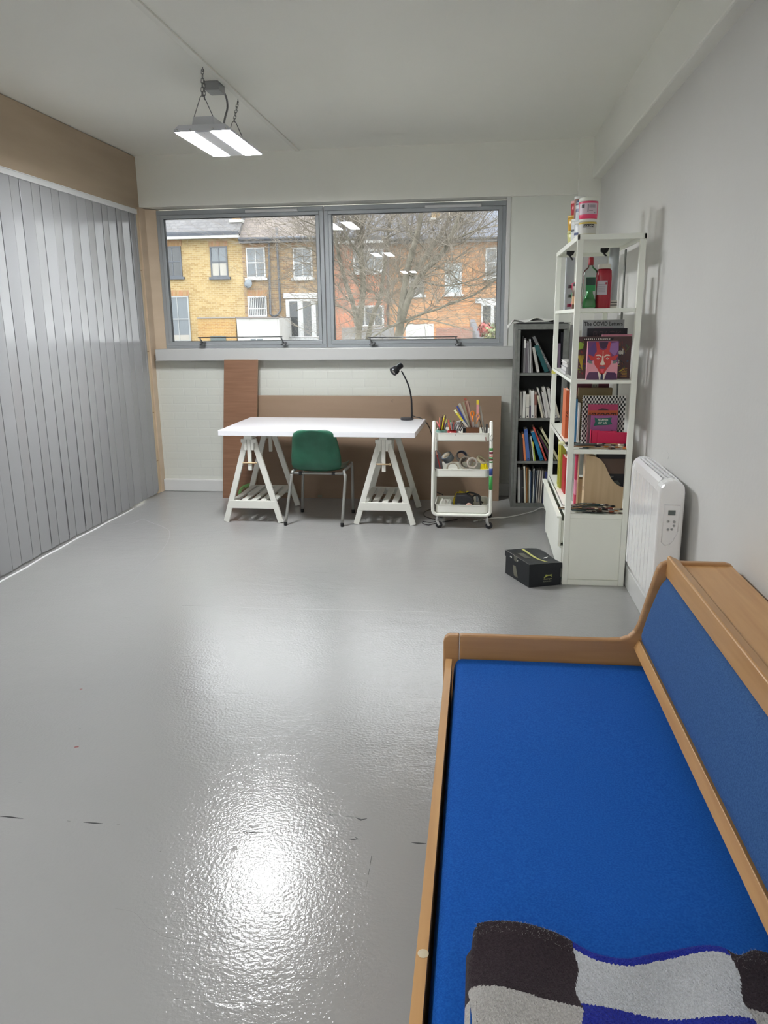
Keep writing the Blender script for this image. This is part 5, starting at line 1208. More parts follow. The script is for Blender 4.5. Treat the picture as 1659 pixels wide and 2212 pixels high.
def p_busy(b, mats, x0, x1, z0, z1, y):
    rnd = random.Random(11); cols = [(120, 130, 50), (196, 176, 60), (70, 60, 96), (60, 110, 70), (140, 80, 50), (50, 50, 60), (90, 120, 60), (150, 110, 50), (60, 90, 120), (150, 60, 60)]
    ks = [mm(mats, c_) for c_ in cols]
    for i in range(110):
        cx, cz = rnd.uniform(x0 + .012, x1 - .012), rnd.uniform(z0 + .012, z1 - .03); a = rnd.uniform(0, PI); l, w_ = rnd.uniform(.008, .03), rnd.uniform(.002, .006)
        P = []
        for sx, sz in ((-1, -.3), (0, -1), (1, -.2), (.3, 1)):
            px, pz = sx * l * .7, sz * w_ ; q = (cx + px * math.cos(a) - pz * math.sin(a), cz + px * math.sin(a) + pz * math.cos(a)); P.append((min(x1 - .001, max(x0 + .001, q[0])), min(z1 - .001, max(z0 + .001, q[1]))))
        b.prism(P, 'y', y - .0002 - i * 2e-6, y + .0002, ks[i % len(ks)])
    k = mm(mats, (206, 190, 60)); 
    for i in range(7): b.prism([(x0 + .002 + i * .006, z0 + .13), (x0 + .03, z0 + .05 + i * .008), (x0 + .032, z0 + .054 + i * .008), (x0 + .005 + i * .006, z0 + .134)], 'y', y - .0006, y - .0003, k)
    k = mm(mats, (150, 186, 70)); b.prism([(x0 + .002, z1 - .075), (x0 + .03, z1 - .065), (x0 + .034, z1 - .04), (x0 + .014, z1 - .028), (x0 + .002, z1 - .035)], 'y', y - .0006, y - .0003, k)
    k = mm(mats, (24, 22, 28)); b.prism([(x0 + .03, z1 - .022), (x0 + .19, z1 - .022), (x0 + .20, z1 - .006), (x0 + .03, z1 - .004)], 'y', y - .0006, y - .0003, k)
    k = mm(mats, (226, 224, 214)); rnd = random.Random(4)
    for i in range(14): xx = x0 + .036 + i * .0105; b.prism([(xx, z1 - .019), (xx + .005, z1 - .019 + rnd.uniform(0, .003)), (xx + rnd.uniform(.003, .007), z1 - .010), (xx + .001, z1 - .009)], 'y', y - .0009, y - .0006, k)
    b.text('el', (x1 - .071, y - .0012, z1 - .100), X, Z, height=.032, m=k, bold=.035); b.text('s', (x1 - .078, y - .0012, z1 - .153), X, Z, height=.024, m=k, bold=.035)
    k = mm(mats, (168, 120, 70)); 
    for i in range(6): b.prism([(x1 - .05 + (i % 2) * .006, z0 + .012 + i * .009), (x1 - .015, z0 + .010 + i * .009), (x1 - .018, z0 + .015 + i * .009), (x1 - .05 + (i % 2) * .006, z0 + .017 + i * .009)], 'y', y - .0009, y - .0006, k)
cover_book('book', .557, .855, LV[2] + .001, 1.448, 4.585, .028, (88, 62, 64), 'large busy multicoloured book with white letters, behind the red-faced one', p_busy, S3)
def p_face(b, mats, x0, x1, z0, z1, y):
    W_, H_ = x1 - x0, z1 - z0
    def P(pts, col, dy): b.prism([(x0 + u * W_, z0 + v * H_) for u, v in pts], 'y', y - .0003 - dy * .0003, y + .0001 - dy * .0003, mm(mats, col))
    P([(0, .42), (1, .42), (1, 1), (0, 1)], (110, 58, 112), 0)
    P([(0, .2), (1, .2), (.98, .45), (.8, .5), (.2, .5), (0, .45)], (224, 156, 168), 1)
    P([(.03, .78), (.2, .98), (.3, .9), (.34, .74), (.2, .62), (.05, .68)], (92, 60, 122), 1); P([(.7, .74), (.74, .95), (.98, .98), (1, .78), (.88, .62)], (148, 104, 160), 1)
    P([(.36, .99), (.65, .99), (.62, .85), (.5, .80), (.4, .85)], (64, 36, 66), 1)
    P([(0, .0), (.42, 0), (.36, .20), (.08, .20), (.02, .12)], (88, 54, 88), 2); P([(.58, 0), (1, 0), (.98, .14), (.92, .19), (.66, .20)], (80, 46, 84), 2)
    P([(.36, .22), (.64, .22), (.58, 0), (.42, 0)], (230, 222, 206), 3); P([(.47, .17), (.53, .17), (.545, 0), (.455, 0)], (40, 42, 80), 4)
    red = (196, 58, 56)
    P([(.02, .66), (.22, .60), (.24, .50), (.10, .52)], red, 3); P([(1.0, .66), (.78, .60), (.76, .50), (.92, .52)], red, 3)
    P([(.26, .98), (.34, .98), (.40, .80), (.44, .79), (.40, .70), (.30, .72)], red, 2); P([(.74, .98), (.66, .98), (.60, .80), (.56, .79), (.60, .70), (.70, .72)], red, 2)
    P([(.34, .78), (.66, .78), (.76, .68), (.79, .55), (.76, .40), (.66, .29), (.58, .17), (.50, .13), (.42, .17), (.34, .29), (.24, .40), (.21, .55), (.24, .68)], red, 4)
    P([(.26, .62), (.32, .66), (.40, .66), (.47, .60), (.45, .58), (.39, .62), (.31, .62)], (226, 206, 190), 5); P([(.74, .62), (.68, .66), (.60, .66), (.53, .60), (.55, .58), (.61, .62), (.69, .62)], (226, 206, 190), 5)
    P([(.48, .63), (.52, .63), (.53, .50), (.59, .40), (.50, .38), (.41, .40), (.47, .50)], (232, 214, 196), 6)
    for cx in (.35, .65):
        P([(cx - .06, .55), (cx, .58), (cx + .06, .55), (cx, .53)], (240, 220, 210), 6); P([(cx - .015, .565), (cx + .015, .565), (cx + .015, .54), (cx - .015, .54)], (90, 30, 36), 7)
    P([(.40, .34), (.50, .37), (.60, .34), (.58, .29), (.42, .29)], (128, 84, 104), 6); P([(.44, .28), (.56, .28), (.53, .19), (.47, .19)], (226, 84, 104), 6)
    P([(.485, .75), (.515, .75), (.51, .64), (.49, .64)], (232, 190, 170), 6)
    P([(.02, .52), (.16, .48), (.18, .42), (.06, .43)], (110, 126, 122), 2); P([(.98, .52), (.84, .48), (.82, .42), (.94, .43)], (110, 126, 122), 2)
t = cover_book('book', .603, .772, LV[2] + .001, 1.424, 4.505, .038, (228, 160, 176), 'thick pink-edged book with a red horned face in a suit on its cover', p_face, S3)
# spines behind the covers, then the stack of magazines at the far left of the level
for (x, w_, h_, y, col, lab) in ((.552, .010, .30, 4.76, (34, 34, 36), 'thin black spine behind the cover-on books'), (.564, .010, .295, 4.76, (196, 198, 196), 'pale grey spine behind the cover-on books'), (.576, .010, .30, 4.76, (222, 222, 220), 'white spine behind the cover-on books, next to the grey title')):
    book(x, w_, h_, .20, y, LV[2] + .001, col, lab, 'upright books behind the covers on the third level')
q = at(1198, 771, 'y', 5.45)
for i, (col, lab, h_, dx) in enumerate((((176, 176, 178), 'grey magazine at the bottom of the flat stack on the third level', .018, 0), ((206, 206, 206), 'pale magazine second from the bottom of the flat stack', .022, .004), ((128, 126, 130), 'dark-edged magazine third in the flat stack', .022, .01), ((214, 212, 208), 'white magazine topmost of the flat stack', .014, .006))):
    z0 = LV[2] + .001 + sum((.018, .022, .022, .014)[:i]) + .0005 * i
    t = thing('magazine', (.64, 5.1, z0), lab, 'magazine', 'magazines stacked flat on the third level')
    b = MB(); b.box(.530 + dx, .78, 4.95, 5.25, z0, z0 + .0015); b.box(.530 + dx, .78, 4.95, 5.25, z0 + h_ - .0015, z0 + h_); b.build('cover', C(col, .35), t)
    b = MB(); b.box(.534 + dx, .778, 4.952, 5.248, z0 + .0015, z0 + h_ - .0015); b.build('pages', mat('magazine_edge', (208, 206, 204), .6, var=10, vscale=50, stretch=(1, 1, 60)), t)

# ---- fourth level: notebooks, zines and upright books
S4 = 'books standing cover-on at the near end of the fourth level'
cover_book('book', .600, .788, LV[3] + .001, 1.165, 4.86, .02, (96, 30, 52), 'maroon book with a grey panel at the back of the fourth level', lambda b, mats, x0, x1, z0, z1, y: (b.prism([(x0 + .085, z1 - .12), (x0 + .125, z1 - .12), (x0 + .125, z1 - .001), (x0 + .085, z1 - .001)], 'y', y - .0002, y + .0002, mm(mats, (150, 140, 130))),
    b.box(x0 + .096, x0 + .100, y - .0008, y, z1 - .022, z1 - .010, mm(mats, (24, 24, 26))), b.box(x0 + .110, x0 + .114, y - .0008, y, z1 - .022, z1 - .010, len(mats) - 1)), S4)
cover_book('book', .600, .800, LV[3] + .001, 1.140, 4.80, .03, (134, 116, 82), 'olive brown cloth book behind the chequered notebook', lambda b, mats, x0, x1, z0, z1, y: b.text('VISION', (x0 + .05, y - .0003, z1 - .036), X, Z, width=.12, height=.011, m=mm(mats, (116, 98, 66))) if False else None, S4)
ck_a, ck_b = (232, 230, 226), (26, 26, 28)
def p_check(b, mats, x0, x1, z0, z1, y):
    k = mm(mats, ck_b); nx, nz = 26, 20; dx, dz = (x1 - x0) / nx, (z1 - z0) / nz
    for i in range(nx):
        for j in range(nz):
            if (i + j) % 2: b.sheet([(x0 + i * dx, y, z0 + j * dz), (x0 + (i + 1) * dx, y, z0 + j * dz), (x0 + (i + 1) * dx, y, z0 + (j + 1) * dz), (x0 + i * dx, y, z0 + (j + 1) * dz)], k)
def spiral(t):
    b = MB(); 
    for i in range(22): z = LV[3] + .02 + i * .0122; b.tube([(.614 + .006 * math.cos(a), 4.677 + .009 * math.sin(a), z) for a in [j * PI / 4 for j in range(8)]], .0011, 5, closed=True)
    b.build('spiral_binding', chrome, t)
cover_book('notebook', .615, .858, LV[3] + .001, 1.106, 4.67, .014, ck_a, 'spiral notebook with black and white chequered cover', p_check, S4, 'notebook', extra=spiral)
def p_var(b, mats, x0, x1, z0, z1, y):
    b.prism([(x0 + .0, z1 - .085), (x1, z1 - .085), (x1, z1 - .034), (x0, z1 - .034)], 'y', y - .0002, y + .0002, mm(mats, (196, 92, 52)))
    b.prism([(x0 + .05, z1 - .034), (x0 + .075, z1 - .022), (x0 + .10, z1 - .024), (x0 + .12, z1 - .034)], 'y', y - .0005, y, mm(mats, (74, 40, 54)))
    b.text('varoom', (x0 + .006, y - .0006, z1 - .080), X, Z, width=.155, height=.032, m=mm(mats, (70, 30, 24)), bold=.01, italic=.25)
cover_book('magazine', .643, .812, LV[3] + .001, 1.058, 4.64, .010, (186, 62, 104), 'pink magazine with an orange title band before the chequered notebook', p_var, S4, 'magazine')
def p_isl(b, mats, x0, x1, z0, z1, y):
    b.prism([(x0 + .02, z1 - .012), (x0 + .035, z1 - .016), (x0 + .10, z1 - .013), (x0 + .118, z1 - .010), (x0 + .112, z1 - .03), (x0 + .122, z1 - .05), (x0 + .10, z1 - .055), (x0 + .035, z1 - .058), (x0 + .016, z1 - .062), (x0 + .024, z1 - .038)], 'y', y - .0003, y + .0002, mm(mats, (22, 98, 86)))
    k = mm(mats, (222, 226, 214)); b.text('ISLAND', (x0 + .068, y - .0006, z1 - .032), X, Z, height=.013, m=k, center=True, bold=.02); b.text('OF US', (x0 + .066, y - .0006, z1 - .049), X, Z, height=.013, m=k, center=True, bold=.02)
    b.prism([(x0, z0), (x1, z0), (x1, z0 + .075), (x1 - .03, z0 + .095), (x0 + .08, z0 + .065), (x0, z0 + .06)], 'y', y - .0001, y + .0002, mm(mats, (98, 46, 88)))
cover_book('magazine', .655, .806, LV[3] + .001, .998, 4.60, .010, (158, 86, 142), 'mauve zine with a green title shape before the pink magazine', p_isl, S4, 'magazine')
cover_book('book', .640, .660, LV[3] + .001, 1.000, 4.615, .006, (108, 90, 92), 'thin patterned booklet peeping out left of the mauve zine', None, S4)
t = thing('folder', (.76, 4.56, LV[3]), 'bright pink folded card folder at the front of the fourth level', 'folder')
b = MB(); zz = LV[3] + .001
b.box(.654, .700, 4.555, 4.559, zz, zz + .098); b.box(.702, .800, 4.560, 4.564, zz, zz + .094); b.box(.690, .868, 4.548, 4.552, zz, zz + .088); b.box(.654, .658, 4.555, 4.60, zz, zz + .098)
for xx in (.69, .72, .75, .775): b.box(xx, xx + .012, 4.5588 if xx > .70 else 4.554, 4.5592, zz + .086, zz + .088, 1)
b.build('card', [C((214, 28, 84), .35), C((240, 130, 160), .4)], t)
for (x, w_, h_, y, col, lab, rz) in ((.540, .020, .30, 4.90, (206, 112, 70), 'orange book with black print at its foot on the fourth level', 0), (.565, .014, .285, 4.76, (176, 90, 50), 'russet book behind the shelving post on the fourth level', 0),
        (.582, .010, .26, 4.74, (50, 116, 156), 'slim blue book on the fourth level', 0), (.594, .010, .24, 4.70, (210, 206, 200), 'white book with a dark drawing, left of the chequered notebook', 0)):
    book(x, w_, h_, .18, y, LV[3] + .001, col, lab, 'upright books on the fourth level', text='97' if col[0] == 206 else None, title_w=.15)

# ---- fifth level: magazine files and upright books
ply2 = wood_mat('pale_plywood', (212, 186, 150), (200, 172, 134), axis=2, rough=.55)
def magfile(x, y, label, rzc=None, side_only=False):
    t = thing('magazine_file', (x + .05, y, LV[4]), label, 'magazine file', 'wooden magazine files on the fifth level')
    return t
zz = LV[4] + .001
t = thing('magazine_file', (.74, 4.62, LV[4]), 'plywood magazine file with a curved cut-away side at the near end of the fifth level', 'magazine file')
curve = [(.871, zz), (.871, .575), (.84, .582), (.81, .600), (.785, .632), (.765, .672), (.745, .712), (.72, .742), (.69, .758), (.655, .763), (.640, .778), (.6405, zz)]
for y in (4.585, 4.665): b = MB(); b.prism(curve, 'y', y, y + .004); recalc(b.build('side_panel', ply2, t))
b = MB(); b.box(.634, .640, 4.585, 4.669, zz, .778); b.box(.632, .634, 4.622, 4.632, .545, .57, 1); b.build('spine_panel', [wood_mat('pale_plywood_face', (218, 196, 164), (204, 178, 142), axis=2), C((60, 44, 36))], t)
b = MB(); b.box(.6405, .871, 4.5895, 4.6645, zz, zz + .004); b.build('base_panel', ply2, t)
t = thing('magazine_file', (.62, 4.72, LV[4]), 'second plywood magazine file, its narrow face behind the first', 'magazine file')
b = MB(); b.box(.606, .612, 4.678, 4.76, zz, .782); b.box(.604, .606, 4.712, 4.722, .55, .575, 1); b.build('spine_panel', [wood_mat('pale_plywood_face2', (222, 200, 168), (206, 180, 144), axis=2), C((60, 44, 36))], t)
b = MB(); b.box(.6125, .86, 4.7, 4.704, zz, .60); b.box(.6125, .86, 4.756, 4.76, zz, .60); b.build('side_panel', ply2, t)
cover_book('book', .70, .868, zz, .776, 4.612, .02, (28, 30, 34), 'black book standing inside the front plywood magazine file', lambda b, mats, x0, x1, z0, z1, y: (b.box(x0 + .02, x1 - .004, y - .0004, y, z1 - .125, z1 - .035, mm(mats, (96, 76, 66))), b.text('JOURNEY', (x0 + .045, y - .0006, z1 - .150), X, Z, width=.06, height=.011, m=mm(mats, (206, 204, 200))), b.prism([(x0 + .06, z1 - .19), (x0 + .15, z1 - .19), (x0 + .13, z1 - .165), (x0 + .09, z1 - .17)], 'y', y - .0004, y, mm(mats, (92, 98, 92)))), None)
GB5 = 'upright books on the fifth level'
for (x, w_, h_, d_, y, col, lab, ex) in ((.545, .012, .315, .02, 5.22, (196, 186, 84), 'wire-bound yellow notebook at the far end of the fifth level', {}),
        (.550, .034, .315, .17, 5.16, (168, 168, 60), 'thick yellow-green book on the fifth level', {'band': ((204, 204, 150), .93, .96)}), (.562, .020, .24, .16, 4.99, (184, 40, 48), 'red book beside the yellow-green one on the fifth level', {}),
        (.583, .009, .24, .16, 4.99, (232, 160, 40), 'narrow amber yellow book right of the red one', {}), (.584, .016, .26, .16, 4.90, (222, 220, 210), 'white book right of the amber one', {}),
        (.570, .014, .305, .02, 4.83, (232, 230, 226), 'slim white book just left of the near post on the fifth level', {}), (.580, .008, .30, .02, 4.81, (50, 50, 54), 'black and white spine behind the near post on the fifth level', {}),
        (.592, .010, .31, .12, 4.80, (226, 226, 222), 'white spine left of the magazine files', {}), (.594, .010, .31, .05, 4.70, (204, 60, 100), 'crimson and pink patterned spine left of the magazine files', {'band': ((226, 150, 180), .2, .5)})):
    book(x, w_, h_, d_, y, zz, col, lab, GB5, **ex)

# ---- paint brushes in heaps
bm_w = [(24, 24, 26), (30, 46, 42), (150, 116, 76), (58, 54, 50), (172, 154, 126), (96, 40, 44), (40, 60, 58)]
hairs = [(40, 26, 22), (130, 66, 40), (176, 108, 50), (24, 20, 20), (196, 180, 150)]
cn = {(24, 24, 26): 'black-handled', (30, 46, 42): 'dark green-handled', (150, 116, 76): 'bare wood-handled', (58, 54, 50): 'charcoal-handled', (172, 154, 126): 'pale wood-handled', (96, 40, 44): 'maroon-handled', (40, 60, 58): 'teal-handled'}
hn = {(40, 26, 22): 'dark brown', (130, 66, 40): 'russet', (176, 108, 50): 'ginger', (24, 20, 20): 'black', (196, 180, 150): 'cream'}
ferr = mat('ferrule', (176, 170, 160), .3, metal=.7)
def brush(c, d, L_, r, hc, tc, label, group, flat=1.0):
    c = Vector(c); d = Vector(d).normalized(); t = thing('paint_brush', c, label, 'paint brush', group)
    b = MB(); b.tube([c - d * L_ * .5, c - d * L_ * .25, c + d * L_ * .12, c + d * L_ * .2], [r * .45, r * .8, r * 1.1, r * .8], 8); b.build('handle', C(hc, .35), t)
    b = MB(); b.tube([c + d * L_ * .2, c + d * L_ * .36], [r * .85, r * 1.15], 8); b.build('ferrule', ferr, t)
    b = MB(); b.tube([c + d * L_ * .36, c + d * L_ * .43, c + d * L_ * .5], [r * 1.1, r * 1.4, r * .3], 8); b.build('bristles', C(tc, .8), t)
def heap(z, x0, x1, y0, y1, n, seed, where, group):
    rnd = random.Random(seed); made = []
    for i in range(n):
        hc, tc = rnd.choice(bm_w), rnd.choice(hairs); lay = i // 7
        a = rnd.gauss(-8, 13); L_ = rnd.uniform(.17, .25); r = rnd.uniform(.0028, .005)
        cx = rnd.uniform(x0 + L_ * .5, x1 - L_ * .5); cy = y0 + (y1 - y0) * rnd.random(); 
        hi = min(.95, .30); 
        yy = [cy + s_ * math.sin(math.radians(a)) * L_ / 2 for s_ in (-1, 1)]
        cy += max(0, y0 - min(yy)) - max(0, max(yy) - y1)
        made.append(((hc, tc), cx, L_)); brush((cx, cy, z + .0065 + lay * .0085), (math.cos(math.radians(a)), math.sin(math.radians(a)), rnd.uniform(-.02, .02)), L_, r, hc, tc,
              '%s brush with %s bristles, heaped %s' % (cn[hc], hn[tc], where), group)
heap(LV[3] + .001, .50, .868, 4.475, 4.54, 20, 5, 'before the pink folder', 'paint brushes heaped on the fourth level')
heap(LV[4] + .001, .48, .868, 4.465, 4.575, 30, 9, 'before the magazine file', 'paint brushes heaped on the fifth level')
same = {}
for o in list(bpy.data.objects):
    if o.parent is None and o.get('category') == 'paint brush': same.setdefault(o['label'], []).append(o)
for lb, L_ in same.items():
    if len(L_) > 1:
        L_.sort(key=lambda o: o.location.x)
        for i, o in enumerate(L_):
            o['label'] = lb + (', leftmost of its colours' if i == 0 else ', rightmost of its colours' if i == len(L_) - 1 else ', between two like it' if len(L_) == 3 else ', number %d from the left of its colours' % (i + 1))
t = thing('foam_brush', (.51, 4.62, LV[3]), 'fat white-tipped brush sticking out left of the shelving, fourth level', 'paint brush')
b = MB(); b.tube([(.475, 4.60, LV[3] + .016), (.50, 4.60, LV[3] + .016), (.512, 4.60, LV[3] + .016)], [.008, .011, .008], 10); b.build('tip', C((236, 236, 190)), t)
b = MB(); b.tube([(.512, 4.60, LV[3] + .016), (.54, 4.60, LV[3] + .016), (.60, 4.59, LV[3] + .014)], [.005, .013, .006], 10); b.build('handle', C((28, 26, 28), .3), t)
# tangle of brushes below: shoe box on the floor
cor = [Vector((.316, 4.384, 0)), Vector((.505, 4.455, 0)), Vector((.376, 4.720, 0)), Vector((.187, 4.649, 0))]
t = thing('shoe_box', (.355, 4.56, 0), 'black cardboard shoe box with worn lid on the floor by the shelving', 'box')
bkc = mat('black_card', (22, 26, 30), .45, var=4, vscale=20)
u_ = (cor[1] - cor[0]).normalized(); v_ = (cor[3] - cor[0]).normalized(); WL = (cor[1] - cor[0]).length; LL = (cor[3] - cor[0]).length
def BP(a, c_, z): return cor[0] + u_ * a + v_ * c_ + Vector((0, 0, z))
def bbox(b, a0, a1, c0, c1, z0, z1, m=0, zl=None):
    b.add([BP(a0, c0, z0), BP(a1, c0, z0), BP(a0, c1, z0), BP(a1, c1, z0), BP(a0, c0, z1), BP(a1, c0, z1), BP(a0, c1, z1), BP(a1, c1, z1)], [(0, 2, 3, 1), (4, 5, 7, 6), (0, 1, 5, 4), (2, 6, 7, 3), (0, 4, 6, 2), (1, 3, 7, 5)], m)
b = MB(); bbox(b, 0, WL, 0, LL, .0008, .118)
no, nu = Vector((0, 0, 0)), None; nf = -v_ * .0008; 
b.text('Slazenger', BP(WL * .46, -.0012, .040), u_, Z, width=.055, height=.011, m=1, italic=.2); b.text('RANGER', BP(WL * .46, -.0012, .027), u_, Z, width=.052, height=.008, m=2)
# leaping cat mark
cat = [(.0, .004), (.006, .012), (.012, .018), (.011, .0225), (.016, .024), (.024, .0215), (.036, .020), (.044, .022), (.056, .025), (.046, .019), (.052, .012), (.056, .006), (.048, .010), (.042, .014), (.028, .0145), (.018, .010), (.008, .004)]
b.add([BP(WL * .46 + a, -.0012, .050 + c_) for a, c_ in cat], [list(range(len(cat)))], 3)
b.add([BP(-.0012, LL * .55, .085), BP(-.0012, LL * .68, .085), BP(-.0012, LL * .66, .055), BP(-.0012, LL * .62, .02), BP(-.0012, LL * .45, .02), BP(-.0012, LL * .50, .05)], [list(range(6))], 4)
b.build('box_body', [bkc, C((206, 206, 150)), C((150, 150, 130)), C((190, 194, 96)), C((110, 108, 94))], t)
b = MB(); k = .004
lidp = [(-k, -k, .100, .146), (WL + k, -k, .108, .140), (WL + k, LL + k, .112, .150), (-k, LL + k, .104, .152)]
nU, nV = 8, 12
def lidf(u, v):
    a = -k + (WL + 2 * k) * u; c_ = -k + (LL + 2 * k) * v
    z = (1 - u) * (1 - v) * .146 + u * (1 - v) * .140 + u * v * .148 + (1 - u) * v * .152
    z += -.010 * math.sin(PI * u) * math.sin(PI * v) + .005 * math.sin(7 * v + 3 * u) * u
    return BP(a, c_, z)
b.grid(lidf, nU, nV, 0, smooth=False)
def skirt(f, n):
    pts = [f(i / n) for i in range(n + 1)]
    for i in range(n): b.sheet([pts[i], pts[i + 1], pts[i + 1] - Vector((0, 0, .036)), pts[i] - Vector((0, 0, .036))], 0)
skirt(lambda s_: lidf(s_, 0), 8); skirt(lambda s_: lidf(s_, 1), 8); skirt(lambda s_: lidf(0, s_), 12); skirt(lambda s_: lidf(1, s_), 12)
def up(p): return p + Vector((0, 0, .0008))
def strip(c0, c1, u0, u1, w_, m, n=8):
    for i in range(n):
        a, d_ = i / n, (i + 1) / n; ua, ub = u0 + (u1 - u0) * a, u0 + (u1 - u0) * d_; va, vb = c0 + (c1 - c0) * a, c0 + (c1 - c0) * d_
        b.sheet([up(lidf(ua - w_, va)), up(lidf(ub - w_, vb)), up(lidf(ub + w_, vb)), up(lidf(ua + w_, va))], m)
strip(.12, .95, .62, .52, .035, 1); strip(.45, .75, .33, .30, .10, 3); strip(.50, .62, .35, .30, .06, 2, 4); strip(.40, .43, .80, .86, .06, 2, 1)
b.add([BP(-k - .001, LL * .48, .149), BP(-k - .001, LL * .62, .150), BP(-k - .001, LL * .62, .118), BP(-k - .001, LL * .48, .118)], [(0, 1, 2, 3)], 3)
for c0, c1 in ((.70, .73), (.76, .775), (.44, .46)): b.add([BP(-k - .001, LL * c0, .126), BP(-k - .001, LL * c1, .126), BP(-k - .001, LL * c1, .134), BP(-k - .001, LL * c0, .134)], [(0, 1, 2, 3)], 2)
b.add([BP(.008, -k - .001, .127), BP(.085, -k - .001, .126), BP(.085, -k - .001, .130), BP(.008, -k - .001, .131)], [(0, 1, 2, 3)], 4)
P0 = [up(lidf(0, i / 12)) for i in range(13)]; b.tube(P0, .0009, 5, 4)
o = b.build('lid', [bkc, C((186, 186, 110)), C((226, 226, 222)), C((92, 92, 82)), C((150, 150, 146))], t); q = o.modifiers.new('s', 'SOLIDIFY'); q.thickness = .0015; q.offset = -1

# ============================================================ ON THE TROLLEY
def U(u, v, y): return at(920 + u / 10.37, 860 + v / 10.37, 'y', y)
YT = 5.80
def pot(u0, u1, zb, h, y, col, label, name='pot', inner=(40, 40, 42)):
    A, B = U(u0, 720, y), U(u1, 720, y); r = (B.x - A.x) / 2; cx = (A.x + B.x) / 2
    t = thing(name, (cx, y, zb), label, name)
    b = MB(); b.lathe([(0, 0), (r * .82, 0), (r, h * .4), (r, h), (r - .003, h), (r - .003, h * .4), (r * .8, .004), (0, .004)], (cx, y, zb), n=28); b.build('bowl', C(col, .35), t); return cx, r
ZB = .6745
g_cx, _ = pot(225, 470, ZB, .072, 5.775, (108, 148, 136), 'sage green pot of pens on the trolley top tray')
r_cx, _ = pot(480, 690, ZB, .066, 5.775, (176, 44, 44), 'red pot of markers on the trolley top tray')
def stick(uv0, uv1, y0, y1, r, col, label, group, name='pencil', cat='pencil', tip=None, tipl=.2, tipname='tip', zmin=None):
    B_, T_ = U(*uv0, y0), U(*uv1, y1); B_.z = max(B_.z, ZB + .008)
    t = thing(name, B_, label, cat, group); M_ = B_.lerp(T_, 1 - tipl)
    b = MB(); b.tube([B_, M_], [r, r], 8); b.build('barrel', C(col, .35), t)
    b = MB(); b.tube([M_, T_], [r, r * (.35 if tip else .9)], 8); b.build(tipname, C(tip or tuple(max(0, c_ - 25) for c_ in col), .35), t)
GP = 'pens and pencils in the green pot'; GR = 'pens and markers in the red pot'
for a, c_, r, col, lab, tip in (((310, 720), (300, 430), .0028, (226, 100, 70), 'coral pencil at the left of the green pot', (240, 150, 120)), ((330, 720), (375, 385), .0055, (74, 40, 34), 'thick dark brown pencil in the green pot', (60, 30, 26)),
        ((355, 720), (418, 375), .0050, (222, 206, 40), 'bright yellow marker in the green pot', (240, 232, 130)), ((385, 720), (446, 385), .0050, (96, 46, 40), 'reddish brown pencil in the green pot', (80, 36, 30)),
        ((400, 720), (432, 440), .0028, (236, 220, 60), 'thin yellow pencil in the green pot', (240, 200, 120)), ((420, 720), (462, 500), .0048, (54, 58, 120), 'navy marker in the green pot', (200, 206, 120)),
        ((400, 720), (476, 440), .0030, (176, 190, 90), 'olive yellow pencil in the green pot', (220, 220, 150)), ((290, 720), (285, 590), .003, (40, 40, 44), 'short black pen in the green pot', (30, 30, 30)),
        ((340, 720), (240, 520), .005, (214, 90, 100), 'translucent pink brush pen leaning left out of the green pot', (232, 160, 165))):
    stick(a, c_, 5.775, 5.785, r, col, lab, GP, tip=tip)
for a, c_, r, col, lab, tip in (((560, 720), (495, 480), .0045, (196, 70, 56), 'red crayon leaning left in the red pot', (214, 90, 70)), ((590, 720), (545, 490), .005, (150, 150, 150), 'grey pen with a green cap in the red pot', (60, 150, 90)),
        ((600, 720), (575, 540), .005, (70, 72, 76), 'dark grey marker in the red pot', (226, 226, 226)), ((610, 720), (628, 490), .0035, (150, 50, 56), 'thin red pencil in the red pot', (60, 24, 26)), ((640, 720), (650, 570), .005, (50, 52, 56), 'black pen in the red pot', (40, 40, 42)),
        ((655, 720), (700, 570), .004, (90, 92, 96), 'slate grey pen leaning right in the red pot', (120, 122, 126)), ((540, 720), (500, 560), .004, (200, 110, 40), 'orange pencil low in the red pot', (214, 150, 90))):
    stick(a, c_, 5.775, 5.79, r, col, lab, GR, tip=tip)
# striped card and dark pens between red pot and wooden box
b = MB(); P = [U(620, 640, 5.82), U(690, 520, 5.82), U(800, 485, 5.825), U(760, 600, 5.82), U(730, 640, 5.82)]; o_ = Vector((0, .0015, 0)); b.sheet(P); b.sheet([p + o_ for p in P][::-1])
for (a, c_) in (((660, 575), (700, 530)), ((690, 590), (730, 530)), ((720, 600), (765, 520)), ((740, 620), (780, 540))): p, q = U(*a, 5.8195), U(*c_, 5.8195); b.tube([p, (p + q) / 2 + X * .004, q], .0022, 5, 1)
lo = [U(680, 640, 5.82), U(740, 640, 5.82), Vector((U(740, 640, 5.82).x, 5.82, ZB)), Vector((U(690, 640, 5.82).x, 5.82, ZB))]; b.sheet(lo)
tag(b.build('zigzag_card', [C((232, 232, 230)), C((40, 40, 42))]), 'white card with black zigzags on the trolley top tray', 'card')
GS = 'dark pens lying between pot and box'
for a, c_, col, lab in (((700, 720), (800, 500), (100, 100, 102), 'silver grey pen leaning right beside the wooden box'), ((740, 730), (830, 540), (66, 64, 66), 'charcoal pen leaning right beside the wooden box'), ((770, 740), (860, 590), (84, 84, 88), 'dull grey marker nearest the wooden box')):
    stick(a, c_, 5.76, 5.78, .005, col, lab, GS, name='pen', cat='pen')
b = MB(); A, B = U(830, 660, 5.80), U(895, 750, 5.80); b.box(A.x, B.x - .001, 5.77, 5.85, ZB + .001, A.z); tag(b.build('small_box', C((24, 24, 26), .4)), 'small black box left of the wooden box on the trolley', 'box')
A, B = U(895, 655, 5.75), U(1200, 765, 5.75)
